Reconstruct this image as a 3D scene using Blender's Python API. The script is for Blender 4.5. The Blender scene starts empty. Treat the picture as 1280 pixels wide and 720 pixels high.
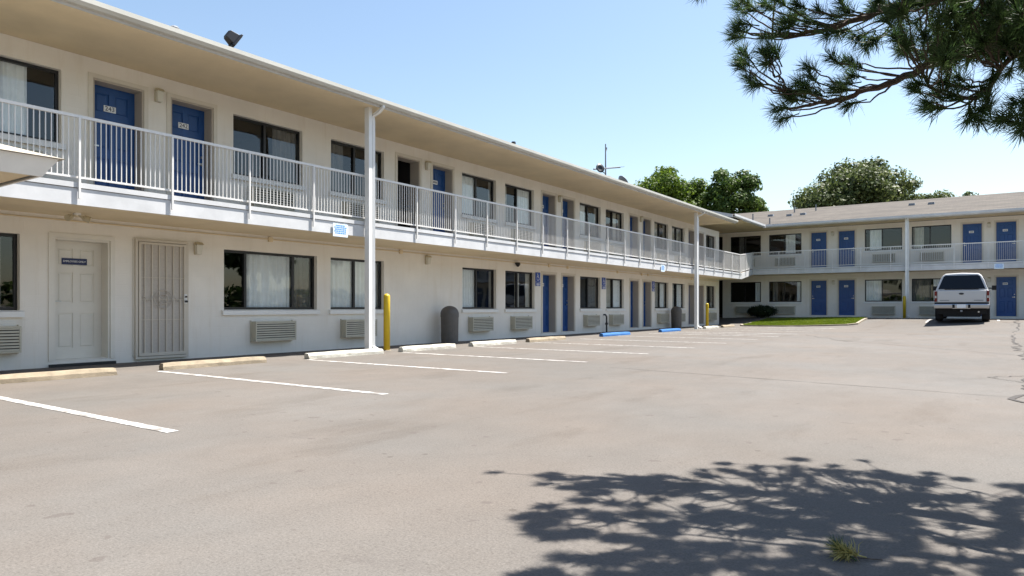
import bpy, bmesh, math, random
from mathutils import Vector, Matrix
R = math.radians
rng = random.Random(7)
scene = bpy.context.scene
COL = scene.collection

# ------------------------------------------------------------------ camera
FPX, HY, SN, CS = 860.0, 384.0, 0.572, 0.8202          # focal length in photo pixels, horizon row, heading
CAMX, CAMZ = 12.8, 1.0
cd = bpy.data.cameras.new('camera'); cam = bpy.data.objects.new('camera', cd); COL.objects.link(cam)
cam.location = (CAMX, 0, CAMZ)
cam.rotation_euler = (R(90), 0, math.asin(SN))
cd.sensor_width = 36; cd.lens = 36 * FPX / 1280; cd.shift_y = (HY - 360) / 1280
cd.clip_start = 0.05; cd.clip_end = 3000
scene.camera = cam

# ------------------------------------------------------------------ sky and sun
SUN = Vector((0.25, 0.42, 1.0)).normalized()
world = bpy.data.worlds.new('World'); scene.world = world; world.use_nodes = True
nt = world.node_tree; nt.nodes.clear()
sky = nt.nodes.new('ShaderNodeTexSky'); sky.sky_type = 'NISHITA'; sky.sun_disc = False
sky.sun_elevation = math.asin(SUN.z); sky.sun_rotation = math.atan2(SUN.x, SUN.y)
sky.altitude = 100; sky.air_density = 1.3; sky.dust_density = 1.0; sky.ozone_density = 1.0
bg = nt.nodes.new('ShaderNodeBackground'); bg.inputs['Strength'].default_value = 0.068
wo = nt.nodes.new('ShaderNodeOutputWorld')
nt.links.new(sky.outputs[0], bg.inputs[0]); nt.links.new(bg.outputs[0], wo.inputs[0])
sl = bpy.data.lights.new('sun', 'SUN'); sl.energy = 5.0; sl.angle = R(0.42); sl.color = (1.0, 0.955, 0.89)
so = bpy.data.objects.new('sun', sl); COL.objects.link(so); so.location = (20, 20, 40)
so.rotation_euler = SUN.to_track_quat('Z', 'Y').to_euler()
vs = scene.view_settings
vs.view_transform = 'Standard'; vs.look = 'None'; vs.gamma = 1; vs.use_curve_mapping = False
vs.exposure = 1.54
try:
    scene.cycles.max_bounces = 8; scene.cycles.transparent_max_bounces = 12; scene.cycles.diffuse_bounces = 5
except Exception:
    pass

# ------------------------------------------------------------------ helpers
def pix(x, y):
    t = (x - 640) / FPX; v = (HY - y) / FPX
    return Vector((t * CS - SN, t * SN + CS, v))
def at_depth(x, y, d): return Vector((CAMX, 0, CAMZ)) + pix(x, y) * d
def on_x(x, y, X):
    r = pix(x, y); return Vector((CAMX, 0, CAMZ)) + r * ((X - CAMX) / r.x)
def on_ground(x, y, z=0.0):
    r = pix(x, y); return Vector((CAMX, 0, CAMZ)) + r * ((z - CAMZ) / r.z)
def proj(p):
    dx, dy = p[0] - CAMX, p[1]
    r = dx * CS + dy * SN; d = -dx * SN + dy * CS
    if d < 0.05: return (9e9, 9e9, d)
    return (640 + FPX * r / d, HY - FPX * (p[2] - CAMZ) / d, d)
def sstep(a):
    a = max(0.0, min(1.0, a)); return a * a * (3 - 2 * a)
def gz(X, Y): return 0.4 * sstep((Y + 0.6 * X - 38.5) / 6.5) if X < 60 else 0.4 * sstep((Y + 36 - 38.5) / 6.5)

class MB:
    def __init__(s): s.v = []; s.f = []; s.m = []; s.mi = 0
    def face(s, pts):
        n = len(s.v); s.v += [tuple(p) for p in pts]; s.f.append(tuple(range(n, n + len(pts)))); s.m.append(s.mi)
    def box(s, a, b):
        (x0, y0, z0), (x1, y1, z1) = a, b
        n = len(s.v)
        s.v += [(x0,y0,z0),(x1,y0,z0),(x1,y1,z0),(x0,y1,z0),(x0,y0,z1),(x1,y0,z1),(x1,y1,z1),(x0,y1,z1)]
        for q in ((0,3,2,1),(4,5,6,7),(0,1,5,4),(1,2,6,5),(2,3,7,6),(3,0,4,7)):
            s.f.append(tuple(n + i for i in q)); s.m.append(s.mi)
        return s
    def hexa(s, P):                         # eight corners: bottom four, top four
        n = len(s.v); s.v += [tuple(p) for p in P]
        for q in ((0,3,2,1),(4,5,6,7),(0,1,5,4),(1,2,6,5),(2,3,7,6),(3,0,4,7)):
            s.f.append(tuple(n + i for i in q)); s.m.append(s.mi)
        return s
    def bar(s, a, b, w, h=None):            # square bar between two points
        a, b = Vector(a), Vector(b); d = (b - a).normalized(); h = h or w
        up = Vector((0,0,1)) if abs(d.z) < 0.9 else Vector((0,1,0))
        sx = d.cross(up).normalized(); sy = sx.cross(d).normalized()
        P = []
        for p in (a, b):
            for i, j in ((-1,-1),(1,-1),(1,1),(-1,1)): P.append(p + sx * (i * w / 2) + sy * (j * h / 2))
        return s.hexa(P)
    def tube(s, pts, rad, n=8, cap=True):
        pts = [Vector(p) for p in pts]
        if not hasattr(rad, '__len__'): rad = [rad] * len(pts)
        base = len(s.v); ref = None
        for i, p in enumerate(pts):
            d = (pts[min(i + 1, len(pts) - 1)] - pts[max(i - 1, 0)])
            d = d.normalized() if d.length > 1e-9 else Vector((0,0,1))
            if ref is None: ref = d.orthogonal().normalized()
            ref = (ref - d * ref.dot(d)); ref = ref.normalized() if ref.length > 1e-6 else d.orthogonal().normalized()
            o = d.cross(ref)
            for k in range(n):
                a = 2 * math.pi * k / n
                s.v.append(tuple(p + ref * (math.cos(a) * rad[i]) + o * (math.sin(a) * rad[i])))
        for i in range(len(pts) - 1):
            for k in range(n):
                k2 = (k + 1) % n
                s.f.append((base + i*n + k, base + i*n + k2, base + (i+1)*n + k2, base + (i+1)*n + k)); s.m.append(s.mi)
        if cap:
            s.f.append(tuple(base + k for k in reversed(range(n)))); s.m.append(s.mi)
            e = base + (len(pts) - 1) * n
            s.f.append(tuple(e + k for k in range(n))); s.m.append(s.mi)
        return s
    def lathe(s, prof, n=20, c=(0,0,0)):    # profile of (radius, z)
        base = len(s.v)
        for r, z in prof:
            for k in range(n):
                a = 2 * math.pi * k / n
                s.v.append((c[0] + r * math.cos(a), c[1] + r * math.sin(a), c[2] + z))
        for i in range(len(prof) - 1):
            for k in range(n):
                k2 = (k + 1) % n
                s.f.append((base + i*n + k, base + i*n + k2, base + (i+1)*n + k2, base + (i+1)*n + k)); s.m.append(s.mi)
        s.f.append(tuple(base + k for k in reversed(range(n)))); s.m.append(s.mi)
        e = base + (len(prof) - 1) * n
        s.f.append(tuple(e + k for k in range(n))); s.m.append(s.mi)
        return s
    def loft(s, rings, cap=True):
        n = len(rings[0]); base = len(s.v)
        for r in rings: s.v += [tuple(p) for p in r]
        for i in range(len(rings) - 1):
            for k in range(n):
                k2 = (k + 1) % n
                s.f.append((base + i*n + k, base + i*n + k2, base + (i+1)*n + k2, base + (i+1)*n + k)); s.m.append(s.mi)
        if cap:
            s.f.append(tuple(base + k for k in reversed(range(n)))); s.m.append(s.mi)
            e = base + (len(rings) - 1) * n
            s.f.append(tuple(e + k for k in range(n))); s.m.append(s.mi)
        return s
    def mesh(s, name, mats, smooth=False, fix=True):
        me = bpy.data.meshes.new(name); me.from_pydata(s.v, [], s.f)
        mats = mats if isinstance(mats, (list, tuple)) else [mats]
        for m in mats: me.materials.append(M[m])
        if len(mats) > 1: me.polygons.foreach_set('material_index', s.m)
        if fix:
            bm = bmesh.new(); bm.from_mesh(me); bmesh.ops.recalc_face_normals(bm, faces=bm.faces); bm.to_mesh(me); bm.free()
        if smooth: me.polygons.foreach_set('use_smooth', [True] * len(me.polygons))
        me.update(); return me
    def build(s, name, mats, parent=None, smooth=False, bevel=0, fix=True, seg=2):
        return link(name, s.mesh(name, mats, smooth, fix), parent, bevel, seg)
def link(name, me, parent=None, bevel=0, seg=2):
    o = bpy.data.objects.new(name, me); COL.objects.link(o)
    if parent: o.parent = parent
    if bevel:
        b = o.modifiers.new('bevel', 'BEVEL'); b.width = bevel; b.segments = seg; b.limit_method = 'ANGLE'; b.angle_limit = R(40)
    return o
def empty(name, loc=(0,0,0), rz=0.0):
    o = bpy.data.objects.new(name, None); COL.objects.link(o); o.location = loc; o.rotation_euler = (0, 0, rz); return o
def tag(o, label, cat, group=None):
    o['label'] = label; o['category'] = cat
    if group: o['group'] = group
    return o
def struct(o): o['kind'] = 'structure'; return o
def copy_tree(o, parent=None):
    c = o.copy(); COL.objects.link(c); c.parent = parent
    for ch in list(o.children): copy_tree(ch, c)
    return c
_text = {}
def text_mesh(s, size, mat, ext=0.0015):
    k = (s, size, mat)
    if k in _text: return _text[k]
    cu = bpy.data.curves.new('lettering', 'FONT'); cu.body = s; cu.size = size; cu.align_x = 'CENTER'; cu.align_y = 'CENTER'; cu.extrude = ext
    cu.resolution_u = 3
    o = bpy.data.objects.new('lettering', cu); COL.objects.link(o)
    bpy.context.view_layer.update()
    me = bpy.data.meshes.new_from_object(o.evaluated_get(bpy.context.evaluated_depsgraph_get()))
    bpy.data.objects.remove(o); bpy.data.curves.remove(cu)
    me.materials.clear(); me.materials.append(M[mat]); me.transform(Matrix.Rotation(R(90), 4, 'X'))
    _text[k] = me; return me

# ------------------------------------------------------------------ materials
M = {}
def mat(name, col, rough=0.6, var=0.0, vscale=3.0, bump=0.0, bscale=60.0, metal=0.0, spec=0.5, col2=None, detail=6, trans=0.0, stretch=None):
    m = bpy.data.materials.new(name); m.use_nodes = True; M[name] = m
    t = m.node_tree; b = t.nodes['Principled BSDF']
    b.inputs['Roughness'].default_value = rough; b.inputs['Metallic'].default_value = metal
    b.inputs['Specular IOR Level'].default_value = spec
    b.inputs['Base Color'].default_value = (*col, 1)
    tc = None
    def coord():
        nonlocal tc
        if tc is None:
            tc = t.nodes.new('ShaderNodeTexCoord')
            if stretch:
                mp = t.nodes.new('ShaderNodeMapping'); mp.inputs['Scale'].default_value = stretch
                t.links.new(tc.outputs['Object'], mp.inputs[0]); tc = mp
        return tc.outputs[0] if stretch else tc.outputs['Object']
    if var > 0 or col2:
        n = t.nodes.new('ShaderNodeTexNoise'); n.inputs['Scale'].default_value = vscale; n.inputs['Detail'].default_value = detail
        n.inputs['Roughness'].default_value = 0.62
        t.links.new(coord(), n.inputs['Vector'])
        r = t.nodes.new('ShaderNodeValToRGB'); r.color_ramp.elements[0].position = 0.32; r.color_ramp.elements[1].position = 0.68
        c2 = col2 or tuple(c * (1 - var) for c in col)
        r.color_ramp.elements[0].color = (*c2, 1); r.color_ramp.elements[1].color = (*[min(1, c * (1 + var * 0.35)) for c in col], 1)
        t.links.new(n.outputs[0], r.inputs[0]); t.links.new(r.outputs[0], b.inputs['Base Color'])
    if bump > 0:
        n2 = t.nodes.new('ShaderNodeTexNoise'); n2.inputs['Scale'].default_value = bscale; n2.inputs['Detail'].default_value = 4
        t.links.new(coord(), n2.inputs['Vector'])
        bp = t.nodes.new('ShaderNodeBump'); bp.inputs['Strength'].default_value = bump; bp.inputs['Distance'].default_value = 0.01
        t.links.new(n2.outputs[0], bp.inputs['Height']); t.links.new(bp.outputs[0], b.inputs['Normal'])
    return m

def wall_material():
    m = mat('wall_paint', (0.80, 0.765, 0.70), 0.75, 0.08, 0.9, 0)
    t = m.node_tree; b = t.nodes['Principled BSDF']
    tcs = t.nodes.new('ShaderNodeTexCoord'); mps = t.nodes.new('ShaderNodeMapping'); mps.inputs['Scale'].default_value = (5.0, 5.0, 0.45)
    ns = t.nodes.new('ShaderNodeTexNoise'); ns.inputs['Scale'].default_value = 1.0; ns.inputs['Detail'].default_value = 7; ns.inputs['Roughness'].default_value = 0.65
    rs = t.nodes.new('ShaderNodeValToRGB'); rs.color_ramp.elements[0].position = 0.52; rs.color_ramp.elements[0].color = (1, 1, 1, 1); rs.color_ramp.elements[1].position = 0.74; rs.color_ramp.elements[1].color = (0.93, 0.91, 0.875, 1)
    t.links.new(tcs.outputs['Object'], mps.inputs[0]); t.links.new(mps.outputs[0], ns.inputs[0]); t.links.new(ns.outputs[0], rs.inputs[0])
    src = b.inputs['Base Color'].links[0].from_socket
    xs_ = t.nodes.new('ShaderNodeMix'); xs_.data_type = 'RGBA'; xs_.blend_type = 'MULTIPLY'; xs_.inputs[0].default_value = 1.0
    t.links.new(src, xs_.inputs[6]); t.links.new(rs.outputs[0], xs_.inputs[7]); t.links.new(xs_.outputs[2], b.inputs['Base Color'])
    tc = t.nodes.new('ShaderNodeTexCoord'); mp = t.nodes.new('ShaderNodeMapping'); mp.inputs['Rotation'].default_value = (R(90), 0, 0)
    br = t.nodes.new('ShaderNodeTexBrick'); br.inputs['Scale'].default_value = 1.0
    br.inputs['Brick Width'].default_value = 0.4; br.inputs['Row Height'].default_value = 0.2; br.inputs['Mortar Size'].default_value = 0.006
    br.inputs['Mortar Smooth'].default_value = 1.0
    n = t.nodes.new('ShaderNodeTexNoise'); n.inputs['Scale'].default_value = 55; n.inputs['Detail'].default_value = 5
    t.links.new(tc.outputs['Object'], mp.inputs[0]); t.links.new(mp.outputs[0], br.inputs[0]); t.links.new(tc.outputs['Object'], n.inputs[0])
    b1 = t.nodes.new('ShaderNodeBump'); b1.inputs['Strength'].default_value = 0.3; b1.inputs['Distance'].default_value = 0.006; b1.invert = True
    b2 = t.nodes.new('ShaderNodeBump'); b2.inputs['Strength'].default_value = 0.25; b2.inputs['Distance'].default_value = 0.004
    t.links.new(br.outputs['Fac'], b1.inputs['Height']); t.links.new(n.outputs[0], b2.inputs['Height'])
    t.links.new(b1.outputs[0], b2.inputs['Normal']); t.links.new(b2.outputs[0], b.inputs['Normal'])
wall_material()
mat('soffit_paint', (0.74, 0.62, 0.42), 0.8, 0.10, 1.2, 0.2, 90)
mat('trim_white', (0.76, 0.76, 0.74), 0.5, 0.06, 4)
mat('fascia_white', (0.57, 0.575, 0.58), 0.55, 0.14, 2.0)
mat('gutter_paint', (0.50, 0.49, 0.44), 0.5, 0.10, 1.5)
mat('rail_white', (0.68, 0.67, 0.65), 0.4, 0.05, 8)
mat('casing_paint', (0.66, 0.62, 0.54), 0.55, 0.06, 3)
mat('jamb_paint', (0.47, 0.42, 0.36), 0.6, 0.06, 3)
mat('door_blue', (0.010, 0.068, 0.245), 0.42, 0.12, 3)
mat('door_white', (0.72, 0.69, 0.62), 0.5, 0.05, 3)
mat('gate_paint', (0.58, 0.53, 0.45), 0.5, 0.05, 3)
mat('gate_mesh', (0.50, 0.46, 0.41), 0.8, 0.1, 30)
mat('frame_black', (0.012, 0.012, 0.014), 0.35)
mat('alu_grey', (0.45, 0.45, 0.45), 0.35, metal=0.6)
mat('curtain_white', (0.88, 0.89, 0.88), 0.9, 0.08, 5)
mat('curtain_dark', (0.16, 0.15, 0.14), 0.9, 0.2, 5)
mat('curtain_tan', (0.52, 0.49, 0.42), 0.9, 0.15, 5)
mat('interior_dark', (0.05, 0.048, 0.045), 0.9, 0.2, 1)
mat('ac_beige', (0.50, 0.47, 0.38), 0.55, 0.08, 5)
mat('ac_slot', (0.05, 0.048, 0.04), 0.8)
mat('lamp_beige', (0.52, 0.46, 0.32), 0.45, 0.1, 10)
mat('lamp_glass', (0.62, 0.60, 0.52), 0.3)
mat('plate_white', (0.78, 0.80, 0.82), 0.4)
mat('ink_dark', (0.02, 0.025, 0.05), 0.5)
mat('sign_navy', (0.012, 0.022, 0.09), 0.4)
mat('sign_blue', (0.015, 0.07, 0.36), 0.4)
mat('ink_white', (0.85, 0.86, 0.88), 0.5)
mat('ink_blue', (0.06, 0.28, 0.72), 0.5)
mat('notice_white', (0.70, 0.80, 0.88), 0.4)
mat('steel', (0.5, 0.5, 0.5), 0.3, metal=0.9)
mat('dark_metal', (0.02, 0.021, 0.024), 0.45, metal=0.2)
mat('grey_metal', (0.20, 0.21, 0.23), 0.5, 0.1, 6)
mat('bollard_yellow', (0.56, 0.39, 0.010), 0.45, 0.10, 6)
mat('trash_brown', (0.10, 0.092, 0.085), 0.55, 0.15, 8, 0.2, 120)
mat('concrete_tan', (0.30, 0.245, 0.172), 0.9, 0.3, 6, 0.6, 70, detail=9)
mat('stop_white', (0.46, 0.445, 0.40), 0.8, 0.25, 7, 0.6, 70, col2=(0.33, 0.31, 0.25), detail=9)
mat('stop_blue', (0.022, 0.13, 0.36), 0.7, 0.2, 8, 0.4, 70, detail=9)
mat('concrete_kerb', (0.27, 0.23, 0.175), 0.9, 0.25, 3, 0.5, 60)
mat('shingle_white', (0.33, 0.30, 0.25), 0.9, 0.2, 20, 0.5, 60)
mat('bark', (0.105, 0.075, 0.055), 0.95, 0.5, 25, 1.0, 60)
mat('bark_grey', (0.10, 0.075, 0.055), 0.95, 0.4, 8, 0.8, 30)
mat('tyre', (0.012, 0.012, 0.013), 0.85)
mat('truck_paint', (0.52, 0.52, 0.52), 0.25, 0.03, 2, spec=0.6)
mat('truck_glass', (0.004, 0.006, 0.010), 0.12, spec=0.3)
mat('tail_red', (0.13, 0.006, 0.008), 0.2)
mat('chrome', (0.42, 0.43, 0.45), 0.3, metal=0.9)
mat('under_black', (0.010, 0.010, 0.011), 0.9)
mat('dry_needle', (0.50, 0.40, 0.12), 0.8, 0.4, 30)

def pane_material():
    m = bpy.data.materials.new('window_glass'); m.use_nodes = True; M['window_glass'] = m
    t = m.node_tree; t.nodes.clear()
    o = t.nodes.new('ShaderNodeOutputMaterial'); mx = t.nodes.new('ShaderNodeMixShader')
    tr = t.nodes.new('ShaderNodeBsdfTransparent'); tr.inputs[0].default_value = (0.93, 0.95, 0.96, 1)
    gl = t.nodes.new('ShaderNodeBsdfGlossy'); gl.inputs['Roughness'].default_value = 0.015; gl.inputs[0].default_value = (0.9, 0.95, 1, 1)
    fr = t.nodes.new('ShaderNodeFresnel'); fr.inputs[0].default_value = 1.65
    tc = t.nodes.new('ShaderNodeTexCoord'); n = t.nodes.new('ShaderNodeTexNoise'); n.inputs['Scale'].default_value = 1.4; n.inputs['Detail'].default_value = 1
    bp = t.nodes.new('ShaderNodeBump'); bp.inputs['Strength'].default_value = 0.06; bp.inputs['Distance'].default_value = 0.05
    t.links.new(tc.outputs['Object'], n.inputs[0]); t.links.new(n.outputs[0], bp.inputs['Height'])
    t.links.new(bp.outputs[0], gl.inputs['Normal'])
    ge = t.nodes.new('ShaderNodeNewGeometry'); iv = t.nodes.new('ShaderNodeMath'); iv.operation = 'SUBTRACT'; iv.inputs[0].default_value = 1.0; t.links.new(ge.outputs['Backfacing'], iv.inputs[1])
    ml = t.nodes.new('ShaderNodeMath'); ml.operation = 'MULTIPLY'; t.links.new(fr.outputs[0], ml.inputs[0]); t.links.new(iv.outputs[0], ml.inputs[1])   # only the outer face of a pane mirrors
    t.links.new(ml.outputs[0], mx.inputs[0]); t.links.new(tr.outputs[0], mx.inputs[1]); t.links.new(gl.outputs[0], mx.inputs[2]); t.links.new(mx.outputs[0], o.inputs[0])
pane_material()

def leaf_material(name, c1, c2, tr=0.35, scale=0.6):
    m = bpy.data.materials.new(name); m.use_nodes = True; M[name] = m
    t = m.node_tree; b = t.nodes['Principled BSDF']; b.inputs['Roughness'].default_value = 0.55; b.inputs['Specular IOR Level'].default_value = 0.3
    tc = t.nodes.new('ShaderNodeTexCoord'); n = t.nodes.new('ShaderNodeTexNoise'); n.inputs['Scale'].default_value = scale; n.inputs['Detail'].default_value = 8; n.inputs['Roughness'].default_value = 0.8
    r = t.nodes.new('ShaderNodeValToRGB'); r.color_ramp.elements[0].position = 0.38; r.color_ramp.elements[1].position = 0.62
    r.color_ramp.elements[0].color = (*c1, 1); r.color_ramp.elements[1].color = (*c2, 1)
    t.links.new(tc.outputs['Object'], n.inputs[0]); t.links.new(n.outputs[0], r.inputs[0]); t.links.new(r.outputs[0], b.inputs['Base Color'])
    tl = t.nodes.new('ShaderNodeBsdfTranslucent'); t.links.new(r.outputs[0], tl.inputs[0])
    mx = t.nodes.new('ShaderNodeMixShader'); mx.inputs[0].default_value = tr
    o = t.nodes['Material Output']
    t.links.new(b.outputs[0], mx.inputs[1]); t.links.new(tl.outputs[0], mx.inputs[2]); t.links.new(mx.outputs[0], o.inputs[0])
leaf_material('leaf_bright', (0.035, 0.07, 0.008), (0.14, 0.21, 0.02), .45)
leaf_material('leaf_dark', (0.03, 0.065, 0.014), (0.11, 0.165, 0.028), .4)
leaf_material('leaf_olive', (0.04, 0.065, 0.022), (0.13, 0.155, 0.048), .4)
leaf_material('leaf_shrub', (0.010, 0.022, 0.008), (0.03, 0.05, 0.014))
leaf_material('grass_blade', (0.09, 0.14, 0.008), (0.19, 0.24, 0.016), 0.35, 1.2)
leaf_material('pine_needle', (0.025, 0.06, 0.022), (0.085, 0.13, 0.035), 0.4, 3.0)

def ground_material():
    m = bpy.data.materials.new('asphalt'); m.use_nodes = True; M['asphalt'] = m
    t = m.node_tree; b = t.nodes['Principled BSDF']; b.inputs['Roughness'].default_value = 0.92; b.inputs['Specular IOR Level'].default_value = 0.25
    L = t.links.new; tc = t.nodes.new('ShaderNodeTexCoord')
    def noise(scale, det, rough=0.6, stretch=None):
        n = t.nodes.new('ShaderNodeTexNoise'); n.inputs['Scale'].default_value = scale; n.inputs['Detail'].default_value = det; n.inputs['Roughness'].default_value = rough
        if stretch:
            mp = t.nodes.new('ShaderNodeMapping'); mp.inputs['Scale'].default_value = stretch; mp.inputs['Rotation'].default_value = (0, 0, R(-20)); L(tc.outputs['Object'], mp.inputs[0]); L(mp.outputs[0], n.inputs[0])
        else: L(tc.outputs['Object'], n.inputs[0])
        return n
    def ramp(src, e):
        r = t.nodes.new('ShaderNodeValToRGB'); r.color_ramp.elements[0].position = e[0][0]; r.color_ramp.elements[0].color = (*e[0][1], 1)
        r.color_ramp.elements[1].position = e[-1][0]; r.color_ramp.elements[1].color = (*e[-1][1], 1)
        for p, c in e[1:-1]:
            el = r.color_ramp.elements.new(p); el.color = (*c, 1)
        L(src.outputs[0], r.inputs[0]); return r
    def mixc(fac, a, bb, typ='MIX'):
        x = t.nodes.new('ShaderNodeMix'); x.data_type = 'RGBA'; x.blend_type = typ
        if isinstance(fac, float): x.inputs[0].default_value = fac
        else: L(fac, x.inputs[0])
        for s_, i in ((a, 6), (bb, 7)):
            if isinstance(s_, tuple): x.inputs[i].default_value = (*s_, 1)
            else: L(s_, x.inputs[i])
        return x.outputs[2]
    base = ramp(noise(0.16, 7, 0.6), [(0.3, (0.1103, 0.0991, 0.0878)), (0.5, (0.1220, 0.1098, 0.0981)), (0.7, (0.1347, 0.1249, 0.1142))])
    mid = ramp(noise(2.6, 10, 0.72, (1, 0.6, 1)), [(0.3, (0.90, 0.895, 0.89)), (0.7, (1.05, 1.05, 1.05))])
    fine = ramp(noise(90, 3, 0.7), [(0.3, (0.74, 0.74, 0.74)), (0.7, (1.20, 1.20, 1.20))])
    c = mixc(1.0, base.outputs[0], mid.outputs[0], 'MULTIPLY'); c = mixc(1.0, c, fine.outputs[0], 'MULTIPLY')
    wc = ramp(noise(0.45, 5, 0.55), [(0.35, (1.03, 0.995, 0.97)), (0.65, (0.965, 0.995, 1.02))]); c = mixc(1.0, c, wc.outputs[0], 'MULTIPLY')
    pt = ramp(noise(0.8, 6, 0.6, (1.6, 0.5, 1)), [(0.56, (1, 1, 1)), (0.64, (0.90, 0.885, 0.87)), (0.72, (0.84, 0.82, 0.80))]); c = mixc(1.0, c, pt.outputs[0], 'MULTIPLY')
    vo = t.nodes.new('ShaderNodeTexVoronoi'); vo.inputs['Scale'].default_value = 2.2; vo.inputs['Randomness'].default_value = 1.0; L(tc.outputs['Object'], vo.inputs[0])
    wv = t.nodes.new('ShaderNodeValToRGB'); wv.color_ramp.elements[0].position = 0.035; wv.color_ramp.elements[0].color = (0.55, 0.53, 0.5, 1); wv.color_ramp.elements[1].position = 0.06; wv.color_ramp.elements[1].color = (1, 1, 1, 1)
    L(vo.outputs['Distance'], wv.inputs[0]); c = mixc(0.6, c, mixc(1.0, c, wv.outputs[0], 'MULTIPLY'))
    st = ramp(noise(2.1, 5, 0.55, (0.5, 1.4, 1)), [(0.66, (0, 0, 0)), (0.74, (1, 1, 1))])
    sm = t.nodes.new('ShaderNodeMath'); sm.operation = 'MULTIPLY'; sm.inputs[1].default_value = 0.35; L(st.outputs[0], sm.inputs[0])
    c = mixc(sm.outputs[0], c, (0.0852, 0.0753, 0.0688))
    sp = ramp(noise(6.5, 2, 0.4), [(0.70, (0, 0, 0)), (0.73, (1, 1, 1))])
    sm2 = t.nodes.new('ShaderNodeMath'); sm2.operation = 'MULTIPLY'; sm2.inputs[1].default_value = 0.5; L(sp.outputs[0], sm2.inputs[0])
    c = mixc(sm2.outputs[0], c, (0.0786, 0.0655, 0.0590))
    sx_ = t.nodes.new('ShaderNodeSeparateXYZ'); L(tc.outputs['Object'], sx_.inputs[0])
    bd = t.nodes.new('ShaderNodeMapRange'); bd.interpolation_type = 'SMOOTHSTEP'; L(sx_.outputs[0], bd.inputs[0]); bd.inputs[1].default_value = 7.5; bd.inputs[2].default_value = 3.0
    ol = ramp(noise(0.95, 6, 0.62), [(0.54, (0, 0, 0)), (0.70, (1, 1, 1))])
    om = t.nodes.new('ShaderNodeMath'); om.operation = 'MULTIPLY'; L(ol.outputs[0], om.inputs[0]); L(bd.outputs[0], om.inputs[1])
    om2 = t.nodes.new('ShaderNodeMath'); om2.operation = 'MULTIPLY'; om2.inputs[1].default_value = 0.4; L(om.outputs[0], om2.inputs[0]); c = mixc(om2.outputs[0], c, (0.0786, 0.0688, 0.0622))
    ag = ramp(noise(38, 4, 0.8), [(0.30, (0.66, 0.65, 0.64)), (0.46, (1, 1, 1)), (0.58, (1, 1, 1)), (0.72, (1.26, 1.26, 1.26))]); c = mixc(0.8, c, mixc(1.0, c, ag.outputs[0], 'MULTIPLY'))
    L(c, b.inputs['Base Color'])
    bp = t.nodes.new('ShaderNodeBump'); bp.inputs['Strength'].default_value = 0.35; bp.inputs['Distance'].default_value = 0.004
    L(noise(140, 4, 0.7).outputs[0], bp.inputs['Height']); L(bp.outputs[0], b.inputs['Normal'])
ground_material()

def line_material():
    m = bpy.data.materials.new('road_paint'); m.use_nodes = True; M['road_paint'] = m
    t = m.node_tree; b = t.nodes['Principled BSDF']; b.inputs['Roughness'].default_value = 0.8
    tc = t.nodes.new('ShaderNodeTexCoord'); n = t.nodes.new('ShaderNodeTexNoise'); n.inputs['Scale'].default_value = 7; n.inputs['Detail'].default_value = 12; n.inputs['Roughness'].default_value = 0.7
    r = t.nodes.new('ShaderNodeValToRGB'); r.color_ramp.elements[0].position = 0.39; r.color_ramp.elements[1].position = 0.60
    r.color_ramp.elements[0].color = (0.17, 0.155, 0.14, 1); r.color_ramp.elements[1].color = (0.50, 0.49, 0.475, 1)
    t.links.new(tc.outputs['Object'], n.inputs[0]); t.links.new(n.outputs[0], r.inputs[0]); t.links.new(r.outputs[0], b.inputs['Base Color'])
line_material()

def shingle_material():
    m = bpy.data.materials.new('roof_shingle'); m.use_nodes = True; M['roof_shingle'] = m
    t = m.node_tree; L = t.links.new; b = t.nodes['Principled BSDF']; b.inputs['Roughness'].default_value = 0.95
    tc = t.nodes.new('ShaderNodeTexCoord')
    br = t.nodes.new('ShaderNodeTexBrick'); br.inputs['Scale'].default_value = 1.0; br.inputs['Brick Width'].default_value = 0.33; br.inputs['Row Height'].default_value = 0.14
    br.inputs['Mortar Size'].default_value = 0.008; br.inputs['Color1'].default_value = (0.058, 0.050, 0.043, 1); br.inputs['Color2'].default_value = (0.092, 0.080, 0.067, 1); br.inputs['Mortar'].default_value = (0.05, 0.042, 0.034, 1)
    L(tc.outputs['Object'], br.inputs[0])
    mp = t.nodes.new('ShaderNodeMapping'); mp.inputs['Scale'].default_value = (0.25, 1.6, 1.6); L(tc.outputs['Object'], mp.inputs[0])
    n = t.nodes.new('ShaderNodeTexNoise'); n.inputs['Scale'].default_value = 1.2; n.inputs['Detail'].default_value = 8; n.inputs['Roughness'].default_value = 0.7; L(mp.outputs[0], n.inputs[0])
    r = t.nodes.new('ShaderNodeValToRGB'); r.color_ramp.elements[0].position = 0.3; r.color_ramp.elements[1].position = 0.7
    r.color_ramp.elements[0].color = (0.5, 0.48, 0.46, 1); r.color_ramp.elements[1].color = (1.3, 1.27, 1.22, 1); L(n.outputs[0], r.inputs[0])
    x = t.nodes.new('ShaderNodeMix'); x.data_type = 'RGBA'; x.blend_type = 'MULTIPLY'; x.inputs[0].default_value = 1; L(br.outputs['Color'], x.inputs[6]); L(r.outputs[0], x.inputs[7]); L(x.outputs[2], b.inputs['Base Color'])
shingle_material()

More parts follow.
